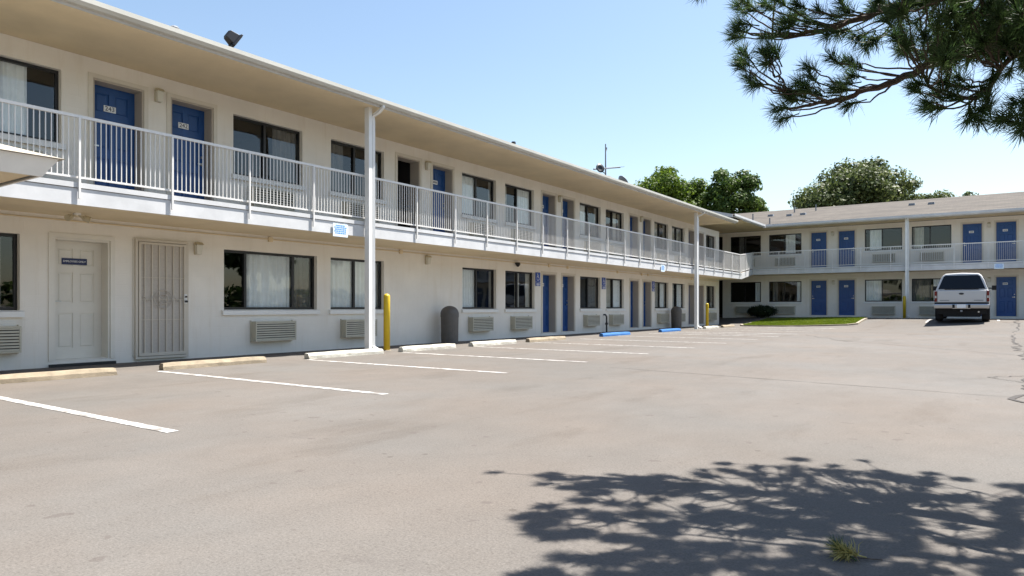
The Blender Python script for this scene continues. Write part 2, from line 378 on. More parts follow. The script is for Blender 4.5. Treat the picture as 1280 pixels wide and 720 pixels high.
# ------------------------------------------------------------------ ground
def frange(a, b, s):
    o = []; x = a
    while x < b - 1e-6: o.append(x); x += s
    o.append(b); return o
xs = [-1500, -500, -200, -80, -40] + frange(-20, 40, 1.0) + [48, 60, 90, 200, 500, 1500]
ys = [-1500, -500, -200, -80, -40, -20] + frange(-10, 52, 1.0) + [60, 80, 120, 250, 600, 1500]
gb = MB()
for y in ys:
    for x in xs: gb.v.append((x, y, gz(x, y)))
W = len(xs)
for j in range(len(ys) - 1):
    for i in range(W - 1):
        gb.f.append((j*W+i, j*W+i+1, (j+1)*W+i+1, (j+1)*W+i)); gb.m.append(0)
struct(gb.build('ground', 'asphalt', smooth=True, fix=False))

def strip(name, pts, widths, material, lift=0.004, sub=1.0):
    P = []
    for i in range(len(pts) - 1):
        a, b = Vector(pts[i]), Vector(pts[i+1]); n = max(1, int((b - a).length / sub))
        for k in range(n): P.append((a.lerp(b, k / n), widths[i] + (widths[i+1] - widths[i]) * k / n))
    P.append((Vector(pts[-1]), widths[-1]))
    m = MB()
    for i, (p, w) in enumerate(P):
        d = (P[min(i+1, len(P)-1)][0] - P[max(i-1, 0)][0]).normalized(); s_ = Vector((-d.y, d.x))
        for q in (p + s_ * w / 2, p - s_ * w / 2): m.v.append((q.x, q.y, gz(q.x, q.y) + lift))
    for i in range(len(P) - 1): m.f.append((2*i, 2*i+1, 2*i+3, 2*i+2)); m.m.append(0)
    return struct(m.build(name, material, fix=False))
lineY = [0.3, 3.0, 5.65, 8.5, 11.05, 13.75, 16.35, 19.0, 21.7, 24.35, 27.0, 29.7, 32.3, 34.9]
for i, y in enumerate(lineY):
    strip('parking_line', [(2.15, y), ((7.4 if y < 4 else 7.1 if y < 7 else 6.85) + rng.uniform(-.08, .08), y + rng.uniform(-.04, .04))], [0.105, 0.105], 'road_paint')
for k in range(3):
    strip('parking_line', [(2.3 + k*1.3, 24.45), (3.6 + k*1.3, 26.9)], [0.1, 0.1], 'road_paint', 0.007)
for x in (10.35, 13.05):
    strip('parking_line', [(x, 36.6), (x, 41.2)], [0.11, 0.11], 'road_paint')
mat('crack_fill', (0.05, 0.044, 0.04), 0.95, 0.2, 6)
def jag(a, b, n, amp):
    a, b = Vector(a), Vector(b); s_ = Vector((-(b-a).y, (b-a).x)).normalized(); o = []
    for i in range(n + 1): o.append(tuple(a.lerp(b, i / n) + s_ * rng.uniform(-amp, amp) * (0 if i in (0, n) else 1)))
    return o
def crack(a, b, n, amp, w, lift=0.004):
    p = jag(a, b, n, amp); strip('pavement_crack', p, [w * rng.uniform(.5, 1.4) for _ in p], 'crack_fill', lift, 5)
crack((7.6, 10.3), (13.1, 9.4), 26, .02, .014)
crack((13.1, 9.4), (16.5, 8.9), 14, .03, .016)
crack((8.9, 22.8), (13.4, 17.6), 22, .06, .022)
crack((13.05, 9.0), (13.45, 14.5), 26, .10, .05, .006)
crack((13.45, 14.5), (13.3, 24.0), 30, .16, .055, .006)
crack((13.3, 24.0), (13.75, 39.0), 30, .12, .06, .006)
crack((13.05, 9.0), (13.6, 7.4), 12, .06, .035, .008)
crack((13.3, 11.0), (12.75, 11.9), 8, .05, .025, .008)
crack((12.75, 11.9), (13.35, 12.6), 8, .04, .02, .010)
crack((7.3, 26.5), (9.4, 21.8), 14, .1, .02, .008)

# ------------------------------------------------------------------ motel wings
def facade(name, parent, material, u0, u1, z0, z1, holes, t=0.30):
    us = sorted({u0, u1, *[h[0] for h in holes], *[h[1] for h in holes]}); zs = sorted({z0, z1, *[h[2] for h in holes], *[h[3] for h in holes]})
    b = MB()
    def hole(u, z): return any(h[0] < u < h[1] and h[2] < z < h[3] for h in holes)
    for i in range(len(us) - 1):
        for j in range(len(zs) - 1):
            if hole((us[i]+us[i+1])/2, (zs[j]+zs[j+1])/2): continue
            a, c, p, q = us[i], us[i+1], zs[j], zs[j+1]
            b.face([(a,0,p),(c,0,p),(c,0,q),(a,0,q)]); b.face([(a,t,p),(a,t,q),(c,t,q),(c,t,p)])
    for a, c, p, q in holes:
        b.face([(a,0,p),(a,0,q),(a,t,q),(a,t,p)]); b.face([(c,0,p),(c,t,p),(c,t,q),(c,0,q)])
        b.face([(a,0,q),(c,0,q),(c,t,q),(a,t,q)]); b.face([(a,0,p),(a,t,p),(c,t,p),(c,0,p)])
    for a, c in ((u0, u0), (u1, u1)): b.face([(a,0,z0),(a,t,z0),(a,t,z1),(a,0,z1)])
    b.face([(u0,0,z1),(u1,0,z1),(u1,t,z1),(u0,t,z1)])
    return b.build(name, material, parent, fix=False)

_cache = {}
def cached(key, fn):
    if key not in _cache: _cache[key] = fn()
    return _cache[key]

def put(name, key, fn, parent, loc=(0,0,0)):
    o = link(name, cached(key, fn), parent); o.location = loc; return o

def door(par, u0, u1, z0, z1, mat_leaf='door_blue', number=None, opened=False, plate=True, recess=0.26, handle_right=True, casing='casing_paint', sign=None):
    w, h = u1 - u0, z1 - z0; hh = round(h, 2); ww = round(w, 2)
    def leaf():
        b = MB(); b.box((0.035, 0.022, 0.015), (ww - 0.035, 0.06, hh - 0.035))
        for cx in (ww * 0.31, ww * 0.69):                      # stiles, rails and raised panels
            for za, zb in ((0.20, 0.80), (0.98, 1.52), (1.66, hh - 0.17)):
                pw = ww * 0.135
                b.hexa([(cx-pw,.022,za),(cx+pw,.022,za),(cx+pw,.040,za),(cx-pw,.040,za),(cx-pw,.022,zb),(cx+pw,.022,zb),(cx+pw,.040,zb),(cx-pw,.040,zb)]) if False else None
        xs_ = [0.035, ww*.175, ww*.445, ww*.555, ww*.825, ww-.035]
        zz = [0.015, .20, .80, .98, 1.50, 1.62, hh-.16, hh-.035]
        f = 0.006
        for i in (0, 2, 4): b.box((xs_[i], f, zz[0]), (xs_[i+1], .022, zz[-1]))
        for i in (0, 2, 4, 6):
            for j in (1, 3): b.box((xs_[j], f + .001, zz[i]), (xs_[j+1], .022, zz[i+1]))
        for i in (1, 3, 5):
            for j in (1, 3): b.hexa([(xs_[j]+.035,.011,zz[i]+.035),(xs_[j+1]-.035,.011,zz[i]+.035),(xs_[j+1]-.015,.023,zz[i]+.015),(xs_[j]+.015,.023,zz[i]+.015),
                                     (xs_[j]+.035,.011,zz[i+1]-.035),(xs_[j+1]-.035,.011,zz[i+1]-.035),(xs_[j+1]-.015,.023,zz[i+1]-.015),(xs_[j]+.015,.023,zz[i+1]-.015)])
        return b.mesh('door', mat_leaf)
    d = put('door', ('leaf', ww, hh, mat_leaf), leaf, par, (u0, recess, z0))
    if opened: d.location = (u0 + 0.04, recess + 0.05, z0); d.rotation_euler = (0, 0, R(62))
    fr_par, off = par, (u0, 0, z0)
    def frame():
        b = MB()
        for a, c in ((0, .034), (ww - .034, ww)): b.box((a + (.002 if a == 0 else 0), .004, 0), (c - (.002 if a else 0), recess + .07, hh - .002))
        b.box((.034, .004, hh - .034), (ww - .034, recess + .07, hh - .002)); b.box((.036, .06, 0.002), (ww - .036, recess + .07, .014))
        return b.mesh('door_frame', 'jamb_paint' if mat_leaf == 'door_blue' else casing)
    def case():
        b = MB(); c = .075
        b.box((-c, -.018, 0), (0.0, -.001, hh + c)); b.box((ww, -.018, 0), (ww + c, -.001, hh + c)); b.box((0, -.017, hh), (ww, -.001, hh + c))
        return b.mesh('casing', casing)
    fo = put('door_frame', ('dframe', ww, hh, mat_leaf), frame, par, off)
    put('casing', ('dcase', ww, hh, casing), case, fo)
    hx = ww - .10 if handle_right else .10
    def handle():
        b = MB(); b.lathe([(.001,0),(.03,0),(.03,.012),(.012,.014),(.012,.04),(.001,.04)], 12)
        b.v = [(x, -z, y) for x, y, z in b.v]
        b.box((-.10 if handle_right else -.01, -.055, -.012), (.01 if handle_right else .10, -.038, .012))
        return b.mesh('handle', 'steel')
    put('handle', ('handle', handle_right), handle, d, (hx, .006, 1.0))
    def lock():
        b = MB(); b.lathe([(.001,0),(.026,0),(.022,.02),(.001,.02)], 12); b.v = [(x, -z, y) for x, y, z in b.v]; return b.mesh('lock', 'steel')
    put('lock', 'dlock', lock, d, (hx, .006, 1.14))
    if plate and mat_leaf == 'door_blue':
        p = put('number_plate', 'nplate', lambda: MB().box((-.105, -.006, -.055), (.105, .0, .055)).mesh('number_plate', 'plate_white'), d, (ww * .46, .005, 1.70))
        if number: o = link('number', text_mesh(number, .115, 'ink_dark'), d); o.location = (ww * .46, -.003, 1.70)
        else: put('number', 'nsmudge', lambda: MB().box((-.075,-.001,-.03),(-.03,.001,.03)).box((-.018,-.001,-.03),(.02,.001,.03)).box((.032,-.001,-.03),(.075,.001,.03)).mesh('number', 'grey_metal'), d, (ww * .46, -.0025, 1.70))
    if sign:
        put('sign_plate', 'splate', lambda: MB().box((-.20, -.006, -.055), (.20, 0, .055)).mesh('sign_plate', 'sign_navy'), d, (ww * .47, .004, 1.69))
        o = link('lettering', text_mesh(sign, .044, 'ink_white'), d); o.location = (ww * .47, -.004, 1.69)
    return d

def curtain_mesh(w, h, seed, material):
    r = random.Random(seed); b = MB(); n = max(10, int(w / 0.018)); ph = r.uniform(0, 6); fr = r.uniform(38, 52)
    for i in range(n + 1):
        x = w * i / n; k = ph + fr * x + 1.2 * math.sin(7 * x + ph)
        for z, a in ((0, 0.028), (h * .5, .024), (h, .017)): b.v.append((x, a * math.sin(k) + .006 * math.sin(2.3 * k), z))
    for i in range(n):
        for j in range(2): b.f.append((3*i+j, 3*i+3+j, 3*i+4+j, 3*i+1+j)); b.m.append(0)
    return b.mesh('curtain', material, smooth=True, fix=False)
seedc = [0]
def window(par, u0, u1, z0, z1, mulls=(0.5,), curtains=((0, .5, 'curtain_white'),), recess=0.10, sill=True):
    w, h = u1 - u0, z1 - z0; b = MB(); f = .05
    b.box((.002, recess, .002), (f, recess + .07, h - .002)); b.box((w - f, recess, .002), (w - .002, recess + .07, h - .002))
    b.box((f, recess + .001, .002), (w - f, recess + .069, f)); b.box((f, recess + .001, h - f), (w - f, recess + .069, h - .002))
    for m_ in mulls: b.box((w*m_ - .028, recess - .006, f), (w*m_ + .028, recess + .06, h - f))
    win = b.build('window', 'frame_black', par); win.location = (u0, 0, z0)
    ed = [f] + [w * m_ for m_ in mulls] + [w - f]
    for i in range(len(ed) - 1):
        a = ed[i] + (.028 if i else 0); c = ed[i+1] - (.028 if i < len(ed) - 2 else 0); yy = recess + (.025 if i % 2 else .042)
        p = MB(); p.box((a, yy, f), (c, yy + .005, h - f)); pn = p.build('pane', 'window_glass', win)
    for a, c, m_ in curtains:
        seedc[0] += 1
        o = link('curtain', curtain_mesh((c - a) * (w - .04), h - .04, seedc[0], m_), win); o.location = (.02 + a * (w - .04), recess + .10, .02)
    if sill:
        s_ = MB(); s_.hexa([(-.05,-.06,-.11),(w+.05,-.06,-.11),(w+.05,-.001,-.11),(-.05,-.001,-.11),(-.05,-.055,-.022),(w+.05,-.055,-.022),(w+.05,-.001,-.004),(-.05,-.001,-.004)])
        s_.box((.003, -.001, -.028), (w - .003, recess - .002, .0015)) if False else None
        s_.build('sill', 'trim_white', win)
    return win

def air_con(par, u0, u1, z0, z1, depth=.16):
    w, h = round(u1 - u0, 2), round(z1 - z0, 2)
    def case():
        b = MB(); b.box((0, -depth, 0), (w, -.001, h)); b.box((-.02, -.03, -.02), (0.0, -.002, h + .02)); b.box((w, -.03, -.02), (w + .02, -.002, h + .02))
        return b.mesh('air_conditioner', 'ac_beige')
    a = put('air_conditioner', ('ac', w, h), case, par, (u0, 0, z0))
    def back(): return MB().box((.03, -depth - .004, .03), (w - .03, -depth - .001, h - .03)).mesh('grille_opening', 'ac_slot')
    put('grille_opening', ('acb', w, h), back, a)
    def slat():
        return MB().hexa([(.025,-depth-.020,0),(w-.025,-depth-.020,0),(w-.025,-depth-.005,.012),(.025,-depth-.005,.012),(.025,-depth-.018,.022),(w-.025,-depth-.018,.022),(w-.025,-depth-.004,.032),(.025,-depth-.004,.032)]).mesh('louvre_slat', 'ac_beige')
    n = 8
    for i in range(n): put('louvre_slat', ('acs', w), slat, a, (0, 0, .03 + (h - .085) * i / (n - 1)))
    def rim():
        b = MB(); d0, d1 = -depth - .022, -depth - .0005
        b.box((0, d0, 0), (w, d1, .026)); b.box((0, d0, h - .026), (w, d1, h)); b.box((0, d0, .026), (.026, d1, h - .026)); b.box((w - .026, d0, .026), (w, d1, h - .026))
        return b.mesh('grille_rim', 'ac_beige')
    put('grille_rim', ('acr', w, h), rim, a)
    return a

def wallthing(wing, o, u, out, z):
    o.matrix_world = wing.matrix_world @ Matrix.Translation((u, -out, z)); return o
_lamp = {}
def wall_lamp(wing, u, z, label, group=None, floor='up'):
    if 'p' not in _lamp:
        t = empty('wall_lamp')
        b = MB(); b.box((-.055, -.03, -.10), (.055, -.001, .13)); b.build('back_plate', 'lamp_beige', t, bevel=.006)
        b = MB(); b.hexa([(-.075,-.15,.09),(.075,-.15,.09),(.075,-.03,.09),(-.075,-.03,.09),(-.06,-.11,.14),(.06,-.11,.14),(.06,-.03,.14),(-.06,-.03,.14)]); b.build('hood', 'lamp_beige', t, bevel=.004)
        b = MB(); b.hexa([(-.05,-.11,-.10),(.05,-.11,-.10),(.05,-.03,-.10),(-.05,-.03,-.10),(-.062,-.135,.089),(.062,-.135,.089),(.062,-.03,.089),(-.062,-.03,.089)]); b.build('lamp_glass', 'lamp_glass', t, bevel=.006)
        _lamp['p'] = t; t2 = t
    else: t2 = copy_tree(_lamp['p'])
    wallthing(wing, t2, u, 0, z); tag(t2, label, 'lamp', group); return t2

# ---- wing along the left
LW = empty('motel_wing', (0, 0, 0), R(90))
FW = empty('motel_wing', (0, 43.8, 0.42), 0)
bpy.context.view_layer.update()
tag(LW, 'long two-storey white motel wing with blue doors and white balcony railing, white columns along it', 'building', 'motel wings round the parking lot')
tag(FW, 'two-storey white motel wing with tan shingle roof behind the parked pickup truck', 'building', 'motel wings round the parking lot')

ZW0, ZW1 = .95, 2.18          # lower window sill and head
ZU0, ZU1 = 3.75, 4.98
FL = 2.84
D0, DH = .10, 2.17
UP_D0, UP_D1 = FL + .03, 4.99
up_wins = [(3.42, 5.14), (8.33, 10.06), (10.88, 12.61), (15.78, 17.47), (17.97, 19.66), (22.84, 24.54), (24.98, 26.64), (29.87, 31.53), (32.0, 33.68), (36.87, 38.48)]
up_doors = [(5.63, 6.51), (7.01, 7.89), (13.08, 13.96), (14.47, 15.36), (20.18, 21.07), (21.54, 22.41), (27.20, 28.08), (28.57, 29.45), (34.22, 35.10), (35.62, 36.50)]
lo_wins = [(2.82, 4.54), (8.12, 10.47), (10.87, 12.61), (15.80, 17.49), (17.98, 19.70), (22.87, 24.52), (25.02, 26.66), (29.92, 31.56), (32.06, 33.68), (36.95, 38.45)]
lo_doors = [(5.02, 5.92), (6.38, 7.28), (20.20, 21.09), (21.54, 22.43), (27.25, 28.13), (28.60, 29.49), (34.22, 35.10), (35.62, 36.50)]
holes = [(a, b, ZU0, ZU1) for a, b in up_wins] + [(a, b, UP_D0, UP_D1) for a, b in up_doors] + [(a, b, ZW0, ZW1) for a, b in lo_wins] + [(a, b, D0, DH) for a, b in lo_doors]
facade('wall', LW, 'wall_paint', -7.0, 39.06, -0.3, 5.32, holes)
b = MB()                                                       # rear, end and inside walls, floors
b.box((-7, 8.0, -.3), (39.06, 8.3, 5.32)); b.box((-7, .30, -.3), (-6.75, 8.0, 5.32)); b.box((38.81, .301, -.3), (39.058, 8.0, 5.32))
b.build('end_wall', 'wall_paint', LW)
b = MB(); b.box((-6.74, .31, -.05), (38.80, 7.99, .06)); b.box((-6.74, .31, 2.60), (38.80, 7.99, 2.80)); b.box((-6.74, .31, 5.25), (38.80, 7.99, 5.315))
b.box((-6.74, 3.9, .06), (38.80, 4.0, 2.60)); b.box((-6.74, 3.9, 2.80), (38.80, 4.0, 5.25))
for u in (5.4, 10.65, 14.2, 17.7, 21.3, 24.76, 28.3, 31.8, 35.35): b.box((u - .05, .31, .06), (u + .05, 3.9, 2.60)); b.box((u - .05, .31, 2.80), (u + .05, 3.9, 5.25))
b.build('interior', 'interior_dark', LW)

CW, CD, CT = 'curtain_white', 'curtain_dark', 'curtain_tan'
upc = [((.0, .76, CW),), ((.62, .98, CD),), ((.0, .30, CD),), ((0, .5, CW),), ((.0, .2, CT), (.5, .98, CW)), ((0, .45, CW),), ((.55, .8, CT),), ((0, .45, CT),), ((.1, .5, CT), (.6, .8, CT)), ((0, .25, CD),)]
loc_ = [((.2, .9, CD),), ((.27, .74, CW), (.76, .98, CD)), ((0, .98, CW),), ((0, .5, CW),), ((.48, .62, CT), (.85, 1, CT)), ((.5, .98, CD),), ((0, .45, CT), (.5, .98, CW)), ((0, .5, CT), (.6, .9, CW)), ((0, .4, CT), (.6, .98, CW)), ((0, .2, CD),)]
for (a, c), cu in zip(up_wins, upc): window(LW, a, c, ZU0, ZU1, (.47,), cu)
for (a, c), cu in zip(lo_wins, loc_): window(LW, a, c, ZW0, ZW1, (.235, .75) if c - a > 2 else (.47,), cu)
for i, (a, c) in enumerate(up_wins): air_con(LW, (a + c) / 2 - .5, (a + c) / 2 + .52, 3.10, 3.53)
for i, (a, c) in enumerate(lo_wins):
    m_ = (a + c) / 2
    air_con(LW, (m_ - .56) if i != 0 else 3.55, (m_ + .46) if i != 0 else 4.50, .28, .70)
nums = ['243', '242']
for i, (a, c) in enumerate(up_doors): door(LW, a, c, UP_D0, UP_D1, number=nums[i] if i < 2 else None, opened=(i == 2), handle_right=(i % 2 == 1))
for i, (a, c) in enumerate(lo_doors):
    if i == 0: door(LW, a, c, D0, DH, 'door_white', sign='EMPLOYEES ONLY', casing='door_white', recess=.24, handle_right=False)
    elif i == 1: door(LW, a, c, D0, DH, 'door_white', casing='door_white', recess=.2)
    else: door(LW, a, c, D0, DH, handle_right=(i % 2 == 1))
# dark step under the employees door
MB().box((4.95, -.07, .0), (5.99, -.002, .05)).build('door_step', 'dark_metal', LW)
# security screen gate over the second lower door
g = empty('security_gate'); wallthing(LW, g, 6.33, .022, .05); tag(g, 'cream barred security screen door with scroll medallion next to the employees door', 'gate')
W_, H_ = 1.0, 2.20
b = MB()
for a, c in ((0, .045), (W_ - .045, W_)): b.box((a, -.045, 0), (c, 0, H_))
b.box((.045, -.045, H_ - .045), (W_ - .045, 0, H_)); b.box((.045, -.045, 0), (W_ - .045, 0, .045)); b.build('outer_frame', 'gate_paint', g)
b = MB()
for a, c in ((.055, .095), (W_ - .095, W_ - .055)): b.box((a, -.06, .055), (c, -.015, H_ - .055))
b.box((.095, -.06, H_ - .095), (W_ - .095, -.015, H_ - .055)); b.box((.095, -.06, .055), (W_ - .095, -.015, .11)); b.build('leaf_frame', 'gate_paint', g)
MB().box((.095, -.025, .11), (W_ - .095, -.021, H_ - .095)).build('mesh_screen', 'gate_mesh', g)
for i in range(6):
    x = .095 + (W_ - .19) * (i + .5) / 6; MB().box((x - .009, -.055, .11), (x + .009, -.036, H_ - .095)).build('bar', 'gate_paint', g)
for z in (.72, 1.10, 1.50): MB().box((.095, -.052, z - .007), (W_ - .095, -.040, z + .007)).build('cross_bar', 'gate_paint', g)
b = MB()
for rr in (.17, .09): b.tube([(W_/2 + rr*math.cos(a*math.pi/12), -.062, 1.10 + rr*math.sin(a*math.pi/12)) for a in range(25)], .008, 6)
for k in range(4):
    a = k * math.pi / 2 + .78; b.tube([(W_/2 + r_*math.cos(a + r_*2), -.062, 1.10 + r_*math.sin(a + r_*2)) for r_ in (.02, .06, .1, .14, .17)], .007, 6)
for s_ in (-1, 1): b.tube([(W_/2 + s_*(.17 + .22*q), -.060, 1.10 + .045*math.sin(q*9)) for q in [i/10 for i in range(11)]], .007, 6)
b.build('scroll_medallion', 'gate_mesh', g)
b = MB(); b.box((W_ - .10, -.075, 1.02), (W_ - .045, -.06, 1.20)); b.build('lock_plate', 'trim_white', g)
b = MB(); b.lathe([(.001, 0), (.018, 0), (.018, .03), (.001, .03)], 10); b.v = [(x + W_ - .072, -.075 - z, y + 1.15) for x, y, z in b.v]; n0 = len(b.v)
b.lathe([(.001, 0), (.022, 0), (.022, .045), (.001, .05)], 10); b.v[n0:] = [(x + W_ - .072, -.075 - z, y + 1.06) for x, y, z in b.v[n0:]]; b.build('knob', 'dark_metal', g)

# balcony
EO = 1.60
b = MB(); b.box((-7, -EO + .03, 2.535), (37.95, -.001, 2.545)); b.build('balcony_soffit', 'soffit_paint', LW)
b = MB(); b.box((-7, -EO + .03, 2.55), (37.95, -.001, FL)); b.build('balcony_slab', 'concrete_kerb', LW)
b = MB(); b.box((-7, -EO, 2.53), (37.95, -EO + .028, 2.775)); b.build('fascia_board', 'fascia_white', LW)
b = MB(); b.box((-7, -EO - .015, 2.785), (37.95, -EO + .029, 2.862)); b.build('edge_trim', 'fascia_white', LW)
# conduit under the balcony
b = MB(); b.tube([(-6, -.02, 2.462), (38.8, -.02, 2.462)], .012, 6)
for u in (9.2, 13.2, 20.6, 21.9, 26.0, 28.4, 29.1, 34.6): b.box((u - .05, -.05, 2.41), (u + .05, -.003, 2.51))
b.build('conduit', 'soffit_paint', LW)

def railing(par, path, posts, spacing, name='railing', zr=None, limit=300, kids=None, offset=0.0):
    """path: list of (u, out, zfloor); rails follow it, balusters spaced along it"""
    P = [Vector((u, -o, z)) for u, o, z in path]
    b = MB()
    for a, c in zip(P[:-1], P[1:]):
        b.bar(a + Vector((0,0,.995)), c + Vector((0,0,.995)), .042, .045); b.bar(a + Vector((0,0,.085)), c + Vector((0,0,.085)), .028, .03)
    rl = b.build(name, 'rail_white', par)
    bal = cached('bal', lambda: MB().box((-.0062, -.0062, .10), (.0062, .0062, .972)).mesh('baluster', 'rail_white'))
    pst = cached('rpost', lambda: MB().box((-.014, -.028, -.24), (.014, .004, .972)).mesh('post', 'rail_white'))
    for u, o, z in posts:
        p = link('post', pst, rl); p.location = (u, -o, z)
    rest = MB(); pts = []
    for a, c in zip(P[:-1], P[1:]):
        n = int((c - a).length / spacing)
        for i in range(n): pts.append(a.lerp(c, (i + .5) / n))
    mw = par.matrix_world
    def seen(p):
        x, y, d = proj(mw @ (p + Vector((0,0,.5)))); return -20 < x < 1300
    pts = [(proj(mw @ p)[2] if seen(p) else 999, p) for p in pts]; pts.sort(key=lambda q: q[0])
    for i, (d, p) in enumerate(pts):
        if i < limit and d < 999: o = link('baluster', bal, rl); o.location = p
        else: rest.box((p.x-.0062, p.y-.0062, p.z+.10), (p.x+.0062, p.y+.0062, p.z+.972))
    if rest.v: o = rest.build('baluster_run', 'rail_white', rl); o['kind'] = 'stuff'
    return rl
pu = [-6.8 + 1.44 * k for k in range(0, 8)] + [4.73, 6.15, 7.6, 9.05, 12.08, 13.5, 14.84, 16.26, 17.65, 19.11, 20.55, 21.95, 23.33, 24.68, 26.05, 27.45, 28.85, 32.0, 33.4, 34.8, 36.2, 37.6]
railing(LW, [(-7, EO - .02, 2.86), (37.9, EO - .02, 2.86), (42.25, 1.0, 3.28)], [(u, EO + .022, 2.86) for u in pu] + [(39.35, 1.42, 3.0), (40.8, 1.21, 3.14)], .0755)

# roof of the left wing
b = MB(); b.box((-7.3, -1.97, 5.325), (35.6, 10.2, 5.345)); b.build('roof_soffit', 'soffit_paint', LW)
b = MB()
e0, e1, ur0, ur1, rz_ = -2.0, 10.4, -7.35, 35.65, 0.2
zt = lambda y: 5.44 + rz_ * (min(y, 8.4 - y) + 2.0)
prof = [(e0, 5.35), (e0, 5.44), (4.2, zt(4.2)), (10.4, 5.44), (10.4, 5.35)]
b.loft([[(ur0, y, z) for y, z in prof], [(ur1, y, z) for y, z in prof]]); b.build('roof', 'roof_shingle', LW)
b = MB()
gp = [(-2.005, 5.335), (-2.085, 5.335), (-2.125, 5.385), (-2.125, 5.455), (-2.115, 5.455), (-2.11, 5.39), (-2.08, 5.35), (-2.005, 5.35)]
b.loft([[(-7.3, y, z) for y, z in gp], [(35.62, y, z) for y, z in gp]]); b.build('gutter', 'gutter_paint', LW)
b = MB(); b.box((-7.3, -2.003, 5.30), (35.62, -1.975, 5.44)); b.build('eave_board', 'fascia_white', LW)
def column(par, u, out, z0, z1, gz0, eave):
    b = MB(); b.box((u - .05, -out, z0), (u + .05, -out + .14, z1)); c = b.build('column', 'trim_white', par, bevel=.006)
    d = MB(); uu = u + .095
    d.tube([(uu, -eave, z1 + .10), (uu, -eave, z1 - .02), (uu, -eave + .12, z1 - .10), (uu, -out + .03, z1 - .16), (uu, -out + .02, z1 - .3), (uu, -out + .02, gz0 + .16), (uu + .02, -out - .02, gz0 + .10), (uu + .05, -out - .14, gz0 + .045)], .043, 4, True)
    d.build('downspout', 'trim_white', c)
column(LW, 10.46, 1.78, -.02, 5.325, 0.0, 2.06)
column(LW, 30.62, 1.78, -.02, 5.325, 0.0, 2.06)

# ---- wing across the far end (local z already raised with the ground there)
fu_wins = [(-.83, 1.06), (1.54, 3.43), (6.84, 8.71), (9.17, 11.02), (14.42, 16.28), (16.74, 18.6), (21.9, 23.75)]
fu_doors = [(3.95, 4.85), (5.45, 6.35), (11.50, 12.40), (12.96, 13.86), (19.1, 20.0), (20.55, 21.45)]
fz = dict(w0=.90, w1=2.15, d0=.10, d1=2.18, W0=3.80, W1=5.03, Dd0=2.87, Dd1=5.03)
holes = [(a, c, fz['w0'], fz['w1']) for a, c in fu_wins] + [(a, c, fz['d0'], fz['d1']) for a, c in fu_doors] + [(a, c, fz['W0'], fz['W1']) for a, c in fu_wins] + [(a, c, fz['Dd0'], fz['Dd1']) for a, c in fu_doors]
holes += [(-2.7, -1.32, -.3, 2.3), (-2.7, -1.32, 2.90, 5.1)]
facade('wall', FW, 'wall_paint', -9.0, 26.0, -.5, 5.30, holes)
b = MB(); b.box((-9, 8.5, -.5), (26, 8.8, 5.3)); b.box((-9, .301, -.5), (-8.75, 8.5, 5.3)); b.box((25.75, .301, -.5), (25.998, 8.5, 5.3)); b.box((-9, -4.70, -.5), (-8.7, -.01, 5.28)); b.build('end_wall', 'wall_paint', FW)
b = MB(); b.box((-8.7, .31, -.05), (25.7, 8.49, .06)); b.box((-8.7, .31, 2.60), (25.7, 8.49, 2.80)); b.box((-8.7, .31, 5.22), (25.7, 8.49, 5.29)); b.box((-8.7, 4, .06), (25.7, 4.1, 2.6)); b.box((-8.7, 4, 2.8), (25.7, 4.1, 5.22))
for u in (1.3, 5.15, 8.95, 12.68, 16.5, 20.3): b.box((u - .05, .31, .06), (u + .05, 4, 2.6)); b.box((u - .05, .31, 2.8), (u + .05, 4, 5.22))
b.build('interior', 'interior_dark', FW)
fuc = [((.25, .5, CD),), ((.5, .8, CW),), ((.12, .45, CW),), ((0, .3, CT),), ((0, .45, CW),), ((0, .3, CT),), ((.5, 1, CW),)]
flc = [((.80, .96, CW),), ((.85, .96, CW), (.1, .25, CD)), ((0, .48, CW),), ((0, .5, CD), (.55, .98, CW)), ((0, .45, CW),), ((.5, 1, CW),), ((0, .5, CW),)]
for (a, c), cu in zip(fu_wins, fuc): window(FW, a, c, fz['W0'], fz['W1'], (.47,), cu); air_con(FW, (a + c)/2 - .52, (a + c)/2 + .58, 3.12, 3.58)
for (a, c), cu in zip(fu_wins, flc): window(FW, a, c, fz['w0'], fz['w1'], (.47,), cu); air_con(FW, (a + c)/2 - .55, (a + c)/2 + .58, .18, .64)
for i, (a, c) in enumerate(fu_doors):
    door(FW, a, c, fz['Dd0'], fz['Dd1'], recess=.06, handle_right=(i % 2 == 1)); door(FW, a, c, fz['d0'], fz['d1'], recess=.06, handle_right=(i % 2 == 1))
FE = 1.50
b = MB(); b.box((.98, -FE + .03, 2.535), (26, -.001, 2.545)); b.build('balcony_soffit', 'soffit_paint', FW)
b = MB(); b.box((.98, -FE + .03, 2.55), (26, -.001, FL)); b.build('balcony_slab', 'concrete_kerb', FW)
b = MB(); b.box((.95, -FE, 2.53), (26, -FE + .028, 2.775)); b.build('fascia_board', 'fascia_white', FW)
b = MB(); b.box((.95, -FE - .015, 2.785), (26, -FE + .029, 2.862)); b.build('edge_trim', 'fascia_white', FW)
pf = [1.05 + 1.45 * k for k in range(18)]
railing(FW, [(1.0, FE - .02, 2.86), (26, FE - .02, 2.86)], [(u, FE + .022, 2.86) for u in pf if abs(u - 9.05) > .3], .082)
